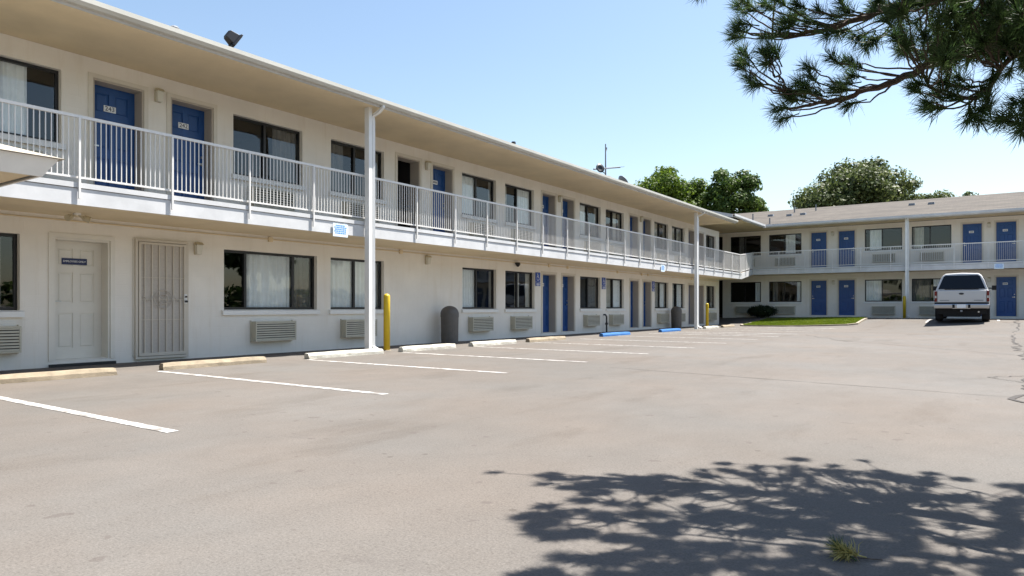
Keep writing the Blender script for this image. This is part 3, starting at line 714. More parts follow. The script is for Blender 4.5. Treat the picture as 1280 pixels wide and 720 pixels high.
# ramp that joins the two balconies over the passage
rb = MB(); y0, y1 = 37.955 - 43.8, 42.3 - 43.8; za, zb = FL - .42, FL
def ramp(b, x0a, x1a, x0b, x1b, t0, t1):
    b.hexa([(x0a, y0, za + t0), (x1a, y0, za + t0), (x1b, y1, zb + t0), (x0b, y1, zb + t0), (x0a, y0, za + t1), (x1a, y0, za + t1), (x1b, y1, zb + t1), (x0b, y1, zb + t1)])
ramp(rb, .002, 1.57, .002, .945, -.29, 0); rb.build('ramp_slab', 'concrete_kerb', FW)
rb = MB(); ramp(rb, 1.572, 1.60, .947, .975, -.31, .02); rb.build('ramp_fascia', 'fascia_white', FW)
rb = MB(); ramp(rb, .002, 1.57, .002, .945, -.31, -.295); rb.build('ramp_soffit', 'soffit_paint', FW)
b = MB(); b.box((-8.6, -4.68, 2.55), (-.002, -.002, FL - .1)); b.box((.002, -1.495, 2.55), (.94, -.002, FL - .001)); b.build('passage_slab', 'soffit_paint', FW)
# roof of the far wing and its raised corner over the passage
RZ = 5.44; pm = .235
yr = 6.4
b = MB(); b.face([(1.7, -1.75, RZ), (26.5, -1.75, RZ), (26.5, yr, RZ + pm*(yr+1.75)), (-6.45, yr, RZ + pm*(yr+1.75))])
b.face([(26.5, yr, RZ + pm*(yr+1.75)), (26.5, 10.5, RZ+ pm*(yr+1.75) - .9), (-12, 10.5, RZ + pm*(yr+1.75) - .9), (-12, yr, RZ + pm*(yr+1.75)), (-6.45, yr, RZ + pm*(yr+1.75))])
yc = -7.75
b.face([(1.7, yc, RZ), (1.7, -1.75, RZ), (-6.45, yr, RZ + pm*(yr+1.75)), (-6.45, yc, RZ + pm*(yr+1.75))])
b.face([(-6.45, yc, RZ + pm*(yr+1.75)), (-6.45, yr, RZ + pm*(yr+1.75)), (-12, yr, RZ + pm*(yr+1.75)-1.2), (-12, yc, RZ + pm*(yr+1.75)-1.2)])
ro = b.build('roof', 'roof_shingle', FW, fix=False); sm_ = ro.modifiers.new('thickness', 'SOLIDIFY'); sm_.thickness = .06; sm_.offset = -1
b = MB(); b.box((1.72, -1.74, 5.325), (26.4, -.001, 5.345)); b.box((-8.6, -5.9, 5.325), (1.70, -.002, 5.345)); b.build('roof_soffit', 'soffit_paint', FW)
b = MB(); gp2 = [(-1.755, RZ-.14), (-1.84, RZ-.14), (-1.88, RZ-.09), (-1.88, RZ+.02), (-1.87, RZ+.02), (-1.865, RZ-.085), (-1.835, RZ-.125), (-1.755, RZ-.125)]
b.loft([[(1.85, y, z) for y, z in gp2], [(26.4, y, z) for y, z in gp2]])
b.loft([[(1.7 - (y + 1.75), yc, z) for y, z in gp2], [(1.7 - (y + 1.75), -1.86, z) for y, z in gp2]]); b.build('gutter', 'fascia_white', FW)
b = MB(); b.box((1.72, -1.752, RZ - .16), (26.4, -1.722, RZ - .065)); b.box((1.68, -5.9, RZ - .16), (1.71, -1.753, RZ - .065))
b.hexa([(1.7, yc - .02, RZ - .17), (1.7, yc + .01, RZ - .17), (-4, yc + .01, RZ - .17 + 5.7*pm), (-4, yc - .02, RZ - .17 + 5.7*pm), (1.7, yc - .02, RZ + .005), (1.7, yc + .01, RZ + .005), (-4, yc + .01, RZ + .005 + 5.7*pm), (-4, yc - .02, RZ + .005 + 5.7*pm)])
b.build('eave_board', 'fascia_white', FW)
column(FW, 9.05, 1.62, -.05, 5.325, 0.0, 1.78)
for u, yy in ((8.9, 3.4), (9.9, 3.2), (.9, 3.0), (2.2, 2.4), (3.0, 2.5)):
    v = MB(); zz = RZ + pm * (yy + 1.75); v.hexa([(u-.17, yy-.17, zz-.06), (u+.17, yy-.17, zz-.06), (u+.17, yy+.17, zz+.02), (u-.17, yy+.17, zz+.02), (u-.15, yy-.15, zz+.10), (u+.15, yy-.15, zz+.10), (u+.15, yy+.13, zz+.14), (u-.15, yy+.13, zz+.14)])
    v.build('roof_vent', 'grey_metal', FW)
for u, yy, hh in ((.3, 1.0, .45), (2.1, 4.2, .4), (3.4, 4.3, .4), (1.9, -1.2, .35)):
    zz = RZ + pm * (yy + 1.75); MB().tube([(u, yy, zz - .05), (u, yy, zz + hh)], .04, 8).build('vent_pipe', 'grey_metal', FW)

# ------------------------------------------------------------------ lamps and signs on the walls
wall_lamp(LW, 6.76, 4.93, 'beige wall lamp between the balcony doors numbered 243 and 242', 'wall lamps of the motel')
wall_lamp(LW, 7.53, 2.13, 'beige wall lamp right of the barred security gate', 'wall lamps of the motel')
wall_lamp(LW, 14.22, 4.88, 'beige wall lamp beside the open dark doorway on the balcony', 'wall lamps of the motel')
wall_lamp(LW, 14.22, 2.28, 'beige wall lamp on the blank wall above the brown trash can', 'wall lamps of the motel')
for u, lab in ((21.3, 'small beige wall lamp between the two balcony doors above the first wheelchair sign'), (28.33, 'small beige wall lamp between the two balcony doors above the farther blue wheel stop'), (35.36, 'small beige wall lamp between the last two balcony doors beside the far column')):
    wall_lamp(LW, u, 4.88, lab, 'wall lamps of the motel')
wall_lamp(FW, 5.15, 4.86, 'small beige wall lamp between two upstairs far doors above the grass island', 'wall lamps of the motel')
wall_lamp(FW, 12.68, 4.86, 'small beige wall lamp between two upstairs far doors above the pickup truck', 'wall lamps of the motel')
wall_lamp(FW, 5.2, 2.0, 'small beige wall lamp between two ground-floor far doors behind the grass island', 'wall lamps of the motel')
wall_lamp(FW, 12.68, 2.0, 'small beige wall lamp between ground-floor far doors right of the pickup truck', 'wall lamps of the motel')

sl_ = empty('soffit_light'); wallthing(LW, sl_, 5.15, .55, 2.535); tag(sl_, 'small round floodlight pair under the balcony above the white employees door', 'lamp')
MB().lathe([(.001, -.03), (.06, -.03), (.06, 0), (.001, 0)], 14).build('canopy_plate', 'trim_white', sl_)
for s_ in (-1, 1):
    h = MB(); h.tube([(s_*.02, 0, -.03), (s_*.07, -.01, -.06), (s_*.10, -.03, -.07), (s_*.17, -.07, -.10)], [.012, .02, .045, .055], 12); h.build('lamp_head', 'lamp_beige', sl_, smooth=False)
dm = empty('security_camera'); wallthing(LW, dm, 18.55, .10, 2.44); tag(dm, 'small black dome camera under the balcony above a ground-floor window', 'camera')
MB().lathe([(.001, -.12), (.03, -.115), (.055, -.09), (.07, -.05), (.001, -.05)], 14).build('dome', 'dark_metal', dm, smooth=True)
MB().lathe([(.001, -.05), (.08, -.05), (.075, .02), (.001, .02)], 14).build('mount', 'dark_metal', dm)
MB().box((-.03, .005, -.02), (.03, .10, .02)).build('arm', 'dark_metal', dm)

def access_sign(u, out, label):
    s_ = empty('parking_sign'); wallthing(LW, s_, u, out, 1.73); tag(s_, label, 'sign', 'blue parking signs on the long wing')
    MB().box((-.15, -.012, .14), (.15, -.004, .46)).build('upper_plate', 'sign_blue', s_, bevel=.003)
    MB().box((-.15, -.012, 0), (.15, -.004, .125)).build('lower_plate', 'sign_blue', s_, bevel=.003)
    MB().box((-.015, -.004, .02), (.015, 0, .44)).build('backing_bar', 'grey_metal', s_)
    y = -.0145; z = .30                                       # wheelchair symbol
    b = MB(); b.lathe([(.001, 0), (.021, 0), (.021, .003), (.001, .003)], 12); b.v = [(px - .02, y + .002 - pz, py + z + .105) for px, py, pz in b.v]
    for a, c in (((-.018, .08), (-.01, .0)), ((-.01, .0), (.05, .0)), ((.05, .0), (.075, -.075)), ((.075, -.075), (.10, -.07)), ((-.014, .045), (.04, .045))):
        b.bar((a[0], y, a[1] + z), (c[0], y, c[1] + z), .003, .02)
    arc = [(-.005 + .075 * math.cos(t_), y, z - .035 + .075 * math.sin(t_)) for t_ in [R(100 + 10 * k) for k in range(24)]]
    for a, c in zip(arc[:-1], arc[1:]): b.bar(a, c, .003, .016)
    b.build('wheelchair_symbol', 'ink_white', s_)
    b = MB()
    for zz, w in ((.085, .10), (.055, .12), (.028, .08)): b.box((-w, y, zz - .007), (w, y + .002, zz + .007))
    b.build('text_line', 'ink_white', s_)
access_sign(19.88, .012, 'blue wheelchair parking sign left of the first pair of ground-floor blue doors')
access_sign(24.77, .012, 'blue wheelchair parking sign between two ground-floor windows of the long wing')
access_sign(29.70, .012, 'blue wheelchair parking sign right of a pair of ground-floor blue doors')

def notice(wing, u, out, z, label):
    s_ = empty('balcony_notice'); wallthing(wing, s_, u, out, z); tag(s_, label, 'sign', 'notices on the balcony edges')
    MB().box((-.2, -.010, 0), (.2, 0, .27)).build('board', 'notice_white', s_, bevel=.003)
    b = MB(); r = random.Random(3)
    for zz, w in ((.235, .13), (.195, .165), (.155, .15), (.115, .165), (.075, .14)):
        x = -w
        while x < w - .01:
            l = r.uniform(.02, .06); b.box((x, -.0125, zz - .011), (min(w, x + l), -.011, zz + .011)); x += l + .012
    b.build('text_line', 'ink_blue', s_)
notice(LW, 9.75, EO + .02, 2.47, 'white notice with blue lettering on the balcony edge beside a white column')
notice(LW, 26.95, EO + .02, 2.47, 'white notice with blue lettering on the balcony edge above a blue wheel stop')
notice(FW, 13.10, FE + .02, 2.50, 'white notice with blue lettering on the far balcony edge beside the pickup truck')

sp_ = empty('standpipe', (.14, 24.78, 0)); tag(sp_, 'short dark standpipe at the wall between two air conditioners', 'pipe')
MB().tube([(0, 0, -.02), (0, 0, .62), (-.05, 0, .70), (-.13, 0, .70)], .035, 8).build('pipe', 'dark_metal', sp_)
MB().lathe([(.001, .30), (.06, .30), (.06, .38), (.001, .38)], 10).build('collar', 'dark_metal', sp_)
# ------------------------------------------------------------------ things on the left roof
def roofz(X): return 5.44 + .2 * (2 - X)
fl = empty('floodlight', (1.93, 7.0, 5.46)); fl.scale = (.95, .95, .95); tag(fl, 'black floodlight on a short stem at the edge of the long roof', 'lamp')
MB().lathe([(.001, 0), (.07, 0), (.07, .02), (.03, .04), (.001, .04)], 14).build('base', 'dark_metal', fl)
MB().tube([(0, 0, .03), (0, .0, .1), (.02, .03, .14)], .02, 8).build('stem', 'dark_metal', fl)
hd = MB()
dirv = Vector((.25, .80, -.55)).normalized(); sx = dirv.cross(Vector((0,0,1))).normalized(); sy = sx.cross(dirv)
c0 = Vector((.0, .03, .25))
def rr(d, w, h): return [c0 + dirv*d + sx*(i*w) + sy*(j*h) for i, j in ((-1,-1),(1,-1),(1,1),(-1,1))]
hd.loft([rr(-.10, .06, .05), rr(-.07, .09, .075), rr(.08, .12, .10), rr(.10, .15, .13), rr(.13, .15, .13)]); hd.build('head', 'dark_metal', fl, bevel=.006)
MB().loft([rr(.131, .125, .105), rr(.135, .125, .105)]).build('lens', 'lamp_glass', fl)
rb_ = empty('roof_vent', (1.6, 6.2, roofz(1.6) - .02)); tag(rb_, 'small grey vent cap at the near end of the long roof', 'vent')
MB().lathe([(.001, 0), (.05, 0), (.05, .12), (.001, .12)], 12).build('pipe', 'grey_metal', rb_); MB().lathe([(.001, .11), (.085, .11), (.085, .16), (.05, .19), (.001, .19)], 12).build('cap', 'grey_metal', rb_)
p = on_x(642, 181, -.5); vp = empty('roof_vent', (-.5, p.y, roofz(-.5))); tag(vp, 'dark vent pipe on the long roof above the balcony', 'vent')
MB().tube([(0, 0, -.05), (0, 0, p.z - roofz(-.5) + .05)], .045, 10).build('pipe', 'dark_metal', vp); MB().lathe([(.001, 0), (.08, 0), (.07, .06), (.001, .06)], 12, (0, 0, p.z - roofz(-.5) + .04)).build('cap', 'dark_metal', vp)
# antenna mast with dish and boom
A = on_x(757, 217, -1); an = empty('roof_antenna', (-1, A.y, roofz(-1))); tag(an, 'thin antenna mast with a boom and small dish on the long roof', 'antenna')
zt_ = lambda py: on_x(757, py, -1).z - roofz(-1)
MB().tube([(0, 0, -.05), (0, 0, zt_(180))], [.04, .025], 8).build('mast', 'grey_metal', an)
e = on_x(775, 209, -1); s0 = on_x(738, 213, -1)
bz0, bz1 = s0.z - roofz(-1), e.z - roofz(-1)
bm_ = MB(); bm_.tube([(0, s0.y - A.y + .3, bz0 + .1), (0, e.y - A.y, bz1)], .035, 6)
for k in range(7):
    q = k / 6; yy = .2 + (e.y - A.y - .2) * q; zz = bz0 + .2 + (bz1 - bz0 - .2) * (.35 + .65*q); bm_.tube([(-.22, yy, zz), (.22, yy, zz)], .008, 5)
bm_.build('boom', 'grey_metal', an)
MB().tube([(0, 0, zt_(189)), (.0, .08, zt_(187)), (0, .1, zt_(184))], .03, 6).build('element', 'grey_metal', an)
def dish(par, c, d, r, name='dish', m_='dark_metal'):
    d = Vector(d).normalized(); a = d.orthogonal().normalized(); o = d.cross(a); c = Vector(c); b = MB()
    rings = [[c + d*(z*r) + (a*math.cos(t) + o*math.sin(t))*(q*r) for t in [2*math.pi*k/18 for k in range(18)]] for q, z in ((.05, 0), (.5, .06), (1, .22), (1, .26), (.5, .10), (.05, .04))]
    b.loft(rings); b.build(name, m_, par, smooth=True)
dc = on_x(747, 211, -1); dish(an, (0.1, dc.y - A.y, dc.z - roofz(-1)), (.8, -.5, .2), .20)
MB().tube([(.05, dc.y - A.y, dc.z - roofz(-1)), (0, 0, dc.z - roofz(-1) - .1)], .02, 6).build('dish_arm', 'dark_metal', an)
q = on_x(778, 226, -1); sd = empty('satellite_dish', (-1, q.y, roofz(-1))); tag(sd, 'grey satellite dish on the long roof next to the treetops', 'dish')
dish(sd, (0, 0, q.z - roofz(-1) - .1), (.5, .7, .6), .34, 'reflector', 'grey_metal'); MB().tube([(0, 0, -.05), (0, 0, q.z - roofz(-1) - .1)], .03, 8).build('mast', 'grey_metal', sd)
q = on_x(760, 221.5, -.5); s2 = empty('roof_vent', (-.5, q.y, roofz(-.5))); tag(s2, 'low grey vent cap beside the antenna mast', 'vent')
MB().tube([(0, 0, -.05), (0, 0, q.z - roofz(-.5))], .06, 8).build('pipe', 'grey_metal', s2); MB().lathe([(.001, 0), (.16, 0), (.12, .08), (.001, .1)], 12, (0, 0, q.z - roofz(-.5) - .04)).build('cap', 'grey_metal', s2)

# ------------------------------------------------------------------ entrance canopy at the left edge of the lot
cp = empty('entrance_canopy', (0, 0, 0)); tag(cp, 'pale low canopy roof corner with white fascia in front of the balcony railing', 'canopy')
cx1, cy1 = 4.15, 3.45; cz0, cz1 = 2.47, 2.67; cx0, cy0 = 2.0, -6.0
b = MB(); sl2 = .12
b.hexa([(cx1 - sl2 - .03, cy0, cz0), (cx1 - sl2, cy0, cz0), (cx1 - sl2, cy1 - sl2, cz0), (cx1 - sl2 - .03, cy1 - sl2, cz0), (cx1 - .03, cy0, cz1), (cx1, cy0, cz1), (cx1, cy1, cz1), (cx1 - .03, cy1, cz1)])
b.hexa([(cx0, cy1 - sl2 - .03, cz0), (cx1 - sl2 - .031, cy1 - sl2 - .03, cz0), (cx1 - sl2 - .031, cy1 - sl2, cz0), (cx0, cy1 - sl2, cz0), (cx0, cy1 - .03, cz1), (cx1 - .031, cy1 - .03, cz1), (cx1 - .031, cy1, cz1), (cx0, cy1, cz1)])
b.box((cx0, cy0, cz0), (cx0 + .03, cy1 - sl2 - .031, cz1)); b.build('fascia', 'trim_white', cp)
b = MB(); b.box((cx0 + .031, cy0, cz0 + .03), (cx1 - .16, cy1 - .16, cz0 + .05)); b.build('soffit', 'soffit_paint', cp)
xm = (cx0 + cx1) / 2; hr = .36
b = MB(); e_ = .05
b.hexa([(cx0 - e_, cy0, cz1 + .003), (cx1 + e_, cy0, cz1 + .003), (cx1 + e_, cy1 + e_, cz1 + .003), (cx0 - e_, cy1 + e_, cz1 + .003), (xm - .02, cy0, cz1 + hr), (xm + .02, cy0, cz1 + hr), (xm + .02, cy1 - 1.1, cz1 + hr), (xm - .02, cy1 - 1.1, cz1 + hr)])
b.build('roof', 'shingle_white', cp)
for y in (2.3, -2.0):
    for x in (2.3, 3.85): MB().box((x - .06, y - .06, -.02), (x + .06, y + .06, cz0 + .03)).build('post', 'trim_white', cp)

# ------------------------------------------------------------------ wheel stops, bollards, trash cans
def stop_mesh(L, m_, seed):
    r = random.Random(seed); b = MB(); pr = [(-.085, 0), (-.08, .06), (-.05, .115), (.05, .115), (.08, .06), (.085, 0)]; rings = []
    n = 9
    for i in range(n + 1):
        y = -L/2 + L * i / n; k = .93 if i in (0, n) else 1.0
        rings.append([(x * k + r.uniform(-.004, .004), y + (r.uniform(-.012, .012) if i in (0, n) else 0), z * k + r.uniform(-.004, .003) * (z > 0)) for x, z in pr])
    b.loft(rings); return b.mesh('wheel_stop', m_)
stops = [(3.15, 4.98, 2.16, 'concrete_tan', 'weathered tan concrete wheel stop in front of the employees door'),
 (5.78, 7.66, 1.98, 'concrete_tan', 'weathered tan concrete wheel stop in front of the barred security gate'),
 (8.62, 10.58, 1.96, 'stop_white', 'white wheel stop at the foot of the column next to the yellow bollard'),
 (11.2, 13.05, 1.95, 'stop_white', 'white wheel stop just past the yellow bollard below the blank wall'),
 (13.75, 15.66, 1.95, 'stop_white', 'white wheel stop in front of the brown trash can below two windows'),
 (16.35, 18.33, 1.95, 'concrete_tan', 'tan wheel stop between the white stops and the blue one'),
 (20.85, 22.98, 1.95, 'stop_blue', 'blue painted wheel stop near the second wheelchair sign'),
 (25.9, 27.95, 1.95, 'stop_blue', 'blue painted wheel stop near the far column of the long wing'),
 (31.05, 32.85, 1.95, 'stop_white', 'pale wheel stop at the foot of the far yellow bollard beside the column'),
 (33.55, 35.35, 1.95, 'concrete_tan', 'tan wheel stop at the corner of the grass island')]
for i, (a, c, x, m_, lab) in enumerate(stops):
    o = link('wheel_stop', stop_mesh(c - a, m_, i), None); o.location = (x, (a + c)/2, gz(x, (a + c)/2)); tag(o, lab, 'wheel stop', 'wheel stops of the parking lot')
    o.rotation_euler = (0, 0, R(rng.uniform(-.6, .6)))
def bollard(X, Y, h, label):
    t = empty('bollard', (X, Y, gz(X, Y))); tag(t, label, 'bollard', 'yellow bollards')
    pr = [(.075, -.02), (.075, h - .06)] + [(.075 * math.cos(a), h - .06 + .06 * math.sin(a)) for a in (R(25), R(50), R(72))] + [(.004, h)]
    MB().lathe(pr, 20).build('pipe', 'bollard_yellow', t, smooth=True)
    MB().lathe([(.10, -.02), (.10, .012), (.077, .02)], 20).build('footing', 'concrete_kerb', t)
bollard(1.42, 11.3, 1.31, 'yellow pipe bollard beside the white column and white wheel stops')
bollard(1.30, 33.3, 1.2, 'yellow pipe bollard at the far corner near the grass island')
bollard(8.98, 42.05, 1.2, 'yellow pipe bollard against the column of the far wing by the pickup')
def trash(X, Y, h, r, label, ang):
    t = empty('trash_can', (X, Y, gz(X, Y)), ang); tag(t, label, 'trash can', 'brown trash cans')
    hb = h * .70
    MB().lathe([(r*.93, 0), (r*.95, .02), (r, hb), (r*.96, hb)], 28).build('can_body', 'trash_brown', t, smooth=False)
    for k in range(28):
        a = 2*math.pi*k/28; p0 = Vector((math.cos(a)*(r*.945+.004), math.sin(a)*(r*.945+.004), .03)); p1 = Vector((math.cos(a)*(r+.004), math.sin(a)*(r+.004), hb-.03))
    b = MB(); n = 24; hs = h - hb
    pr = [(r*1.03, 0), (r*1.03, hs*.30)] + [(r*1.03*math.cos(R(q)), hs*.30 + hs*.70*math.sin(R(q))) for q in (12, 25, 38, 50, 62, 74, 84)]
    for rr_, z in pr:
        for k in range(n): a = 2*math.pi*(k + .5)/n; b.v.append((rr_*math.cos(a), rr_*math.sin(a), hb + z))
    for i in range(len(pr) - 1):
        for k in range(n):
            if 2 <= i <= 4 and k in (22, 23, 0, 1): continue      # swing-door opening
            k2 = (k+1) % n; b.f.append((i*n+k, i*n+k2, (i+1)*n+k2, (i+1)*n+k)); b.m.append(0)
    b.f.append(tuple((len(pr)-1)*n + k for k in range(n))); b.m.append(0)
    b.build('dome_lid', 'trash_brown', t, smooth=True)
    MB().lathe([(r*.80, hb + .01), (r*.80, h - .12), (r*.3, h - .05)], 20).build('liner', 'under_black', t)
trash(.42, 14.72, 1.04, .25, 'brown domed trash can against the blank white wall', R(50))
trash(.42, 31.5, 1.04, .25, 'brown domed trash can under a window near the far column', R(50))

# ------------------------------------------------------------------ grass island and shrub
isl = [(2.0, 36.6), (7.1, 36.55), (7.5, 36.9), (7.55, 40.6), (1.9, 41.6), (1.5, 38.0)]
def inside(p, poly):
    x, y = p; c = False; n = len(poly)
    for i in range(n):
        (x1, y1), (x2, y2) = poly[i], poly[(i+1) % n]
        if (y1 > y) != (y2 > y) and x < (x2-x1)*(y-y1)/(y2-y1)+x1: c = not c
    return c
cxm = sum(p[0] for p in isl)/6; cym = sum(p[1] for p in isl)/6
inn = [(cxm + (x-cxm)*(1 - .15/math.hypot(x-cxm, y-cym)), cym + (y-cym)*(1 - .15/math.hypot(x-cxm, y-cym))) for x, y in isl]
k = MB()
for i in range(6):
    a, c = isl[i], isl[(i+1)%6]; a2, c2 = inn[i], inn[(i+1)%6]
    for s_ in range(6):
        L_ = lambda p, q, t: (p[0]+(q[0]-p[0])*t, p[1]+(q[1]-p[1])*t)
        P = [L_(a,c,s_/6), L_(a,c,(s_+1)/6), L_(a2,c2,(s_+1)/6), L_(a2,c2,s_/6)]
        k.hexa([(x, y, gz(x,y)-.05) for x, y in P] + [(x, y, gz(x,y)+.065) for x, y in P])
kb = k.build('kerb', 'concrete_kerb'); struct(kb)
mat('soil', (0.09, 0.13, 0.012), 0.95, 0.4, 4)
lawn = MB(); cen = (cxm, cym, gz(cxm, cym) + .09)
for i in range(6):
    a, c = inn[i], inn[(i+1)%6]
    for s_ in range(6):
        p, q = L_(a, c, s_/6), L_(a, c, (s_+1)/6)
        for r0, r1 in ((0, .25), (.25, .5), (.5, .75), (.75, 1.0)):
            pts = [L_((cxm,cym), p, r0), L_((cxm,cym), p, r1), L_((cxm,cym), q, r1), L_((cxm,cym), q, r0)]
            lawn.face([(x, y, gz(x,y)+.055) for x, y in (pts if r0 else pts[:3])])
struct(lawn.build('lawn_soil', 'soil', fix=False))
gr = MB(); r = random.Random(5)
while len(gr.f) < 22000:
    x, y = r.uniform(1.4, 8.4), 36.5 + 6.4 * r.random() ** 1.3
    if not inside((x, y), inn): continue
    z = gz(x, y) + .05; h = r.uniform(.03, .075); a = r.uniform(0, 6.28); w = .012; dx, dy = math.cos(a)*w, math.sin(a)*w; l = r.uniform(-.03, .03)
    gr.face([(x-dx, y-dy, z), (x+dx, y+dy, z), (x + l, y + r.uniform(-.03,.03), z+h)])
go = gr.build('lawn_grass', 'grass_blade', fix=False); go['kind'] = 'stuff'; tag(go, 'bright green mown grass on the kerbed island before the far wing', 'grass')

def leaf_quad(b, p, n, s, r):
    n = n.normalized(); a = n.orthogonal().normalized(); ang = r.uniform(0, 6.28); o = n.cross(a); u = a*math.cos(ang)+o*math.sin(ang); v = n.cross(u)
    b.face([p - u*s*.5, p + v*s*.32 , p + u*s*.5, p - v*s*.32])
sh = empty('shrub', (1.35, 42.95, gz(1.35, 42.95))); tag(sh, 'low dark clipped shrub behind the grass island under far wing windows', 'shrub')
b = MB(); r = random.Random(11)
for i in range(5200):
    a = r.uniform(0, 6.28); cz = r.uniform(-1, 1); d = Vector((math.cos(a)*math.sqrt(1-cz*cz), math.sin(a)*math.sqrt(1-cz*cz), cz))
    k = r.uniform(.7, 1.02) * (1 + .08*math.sin(5*a + 3*cz)); p_ = Vector((d.x*.88*k, d.y*.55*k, .40 + d.z*.36*k))
    if p_.z < .03: continue
    leaf_quad(b, p_, d + Vector((r.gauss(0,.6), r.gauss(0,.6), r.gauss(0,.6))), r.uniform(.05, .09), r)
b.build('foliage', 'leaf_shrub', sh, fix=False)
b = MB()
for k in range(7):
    a = k * .9; b.tube([(.05*math.cos(a), .05*math.sin(a), -.03), (.2*math.cos(a), .15*math.sin(a), .25), (.45*math.cos(a), .3*math.sin(a), .5)], [.02, .014, .006], 6)
b.build('stem', 'bark_grey', sh)

# ------------------------------------------------------------------ broadleaf trees
def broad_tree(X, Y, zc, rx, rz_, label, leaf, seed, n_leaf=15000, ls=.34, lobes=60, shape=1.0, z0=0.4, group='trees behind the motel'):
    r = random.Random(seed); t = empty('broadleaf_tree', (X, Y, z0)); tag(t, label, 'tree', group)
    L = []
    for i in range(lobes):
        a = r.uniform(0, 6.28); cz = r.uniform(-.65, 1.0); s_ = math.sqrt(max(0, 1 - cz*cz)); k = r.uniform(.45, .92)
        lr = r.uniform(.20, .34) * min(rx, rz_)
        L.append((Vector((math.cos(a)*s_*k*rx, math.sin(a)*s_*k*rx, zc + cz*k*rz_)), lr))
    b = MB(); per = n_leaf // lobes
    for c, lr in L:
        for i in range(per):
            d = Vector((r.gauss(0,1), r.gauss(0,1), r.gauss(0,1) + .15)).normalized(); k = lr * (r.random() ** .35) * r.uniform(.85, 1.15)
            p_ = c + Vector((d.x*k, d.y*k, d.z*k*.8))
            leaf_quad(b, p_, d + Vector((r.gauss(0,.5), r.gauss(0,.5), r.gauss(0,.5) + .3)), ls * r.uniform(.6, 1.25), r)
    b.build('crown', leaf, t, fix=False)
    tr = MB(); tb = zc - rz_ * .6
    tr.tube([(0, 0, -.2), (.1, .05, tb * .5), (0, .1, tb), (.1, 0, zc)], [.38, .32, .26, .10], 10)
    for c, lr in L[::4]:
        s0_ = Vector((0, .05, tb * r.uniform(.8, 1.15))); m1 = s0_.lerp(c, .5) + Vector((0, 0, .3)); tr.tube([s0_, m1, c], [.13, .08, .03], 6)
    tr.build('trunk', 'bark_grey', t)
def tree_px(x, d): 
    p_ = at_depth(x, HY, d); return p_.x, p_.y
X_, Y_ = tree_px(834, 66); broad_tree(X_, Y_, 9.2, 4.4, 4.6, 'bright green leafy tree behind the roof beside the satellite dish', 'leaf_bright', 21, 24000, .34, 80)
X_, Y_ = tree_px(916, 63); broad_tree(X_, Y_, 9.4, 2.9, 4.3, 'dark green leafy tree behind the corner where the two roofs meet', 'leaf_dark', 22, 18000, .32, 56)
X_, Y_ = tree_px(1070, 72); broad_tree(X_, Y_, 10.8, 6.6, 5.2, 'broad rounded olive green tree standing above the far shingle roof', 'leaf_olive', 23, 36000, .36, 120)
X_, Y_ = tree_px(1186, 66); broad_tree(X_, Y_, 9.1, 2.9, 3.0, 'small treetop showing just over the far roof ridge', 'leaf_olive', 25, 8000, .28, 44)
for i, (X_, Y_, zc, rx, rz_) in enumerate([(44, 4, 6.0, 4.2, 4.0), (46, 16, 7.0, 4.8, 5), (50, 28, 6.5, 4.5, 4.5), (47, -9, 6.5, 4.5, 4.5), (45, 40, 6.5, 4.6, 4.6), (43, 54, 7.5, 4.6, 5)]):
    broad_tree(X_, Y_, zc, rx, rz_, 'leafy tree along the open side of the lot, mirrored in the motel windows', 'leaf_dark', 40 + i, 5000, .6, 34, group='trees along the open side of the lot')

hg = MB(); rh = random.Random(77)  # hedge out of view, added to darken the reflections in the panes
for (xa, ya, xb, yb) in ((40, -45, 40, 70), (-20, -46, 40, -46)):
    for i in range(5500):
        t = rh.random(); q = rh.uniform(-1, 1); z = 2.6 * rh.random() ** .7
        p_ = Vector((xa + (xb-xa)*t, ya + (yb-ya)*t, z)); s_ = Vector((yb-ya, xa-xb, 0)).normalized(); p_ += s_ * q * 1.1
        leaf_quad(hg, p_, Vector((rh.gauss(0,1), rh.gauss(0,1), rh.gauss(0,1) + .3)), rh.uniform(.5, .9), rh)
ho = hg.build('reflection_hedge', 'leaf_dark', fix=False); tag(ho, 'unseen leafy hedge added round the lot for dark window reflections', 'hedge'); ho['kind'] = 'stuff'
for i, (X_, Y_) in enumerate([(2, -50), (14, -52), (27, -50)]):  # unseen trees, put in only for the far windows to mirror
    broad_tree(X_, Y_, 6.5, 4.6, 4.6, 'unseen leafy tree added opposite the far wing for its window reflections', 'leaf_dark', 60 + i, 5000, .6, 34, group='unseen trees added for the far wing reflections')
# ------------------------------------------------------------------ pickup truck
tk = empty('pickup_truck', (11.72, 35.5, gz(11.72, 36.4) - .005)); tk.rotation_euler = (R(1.3), 0, R(0))
tag(tk, 'white pickup truck with a camper shell parked nose-in at the far wing', 'pickup truck')
def rnd(pts): return pts
def bring(y, w, zb, zt_, top=None):
    return [(-w*.93, y, zb), (-w, y, zb+.16), (-w*1.0, y, (zb+zt_)/2), (-w*.985, y, zt_-.12), (-w*.95, y, zt_), (w*.95, y, zt_), (w*.985, y, zt_-.12), (w, y, (zb+zt_)/2), (w, y, zb+.16), (w*.93, y, zb)]
b = MB(); b.loft([bring(.16, .98, .66, 1.40), bring(.22, 1.0, .60, 1.41), bring(1.0, 1.01, .55, 1.41), bring(3.6, 1.01, .52, 1.40), bring(4.1, 1.0, .52, 1.33), bring(5.3, .98, .55, 1.22), bring(5.55, .90, .62, 1.10)]); b.build('body', 'truck_paint', tk, smooth=False, bevel=.02)
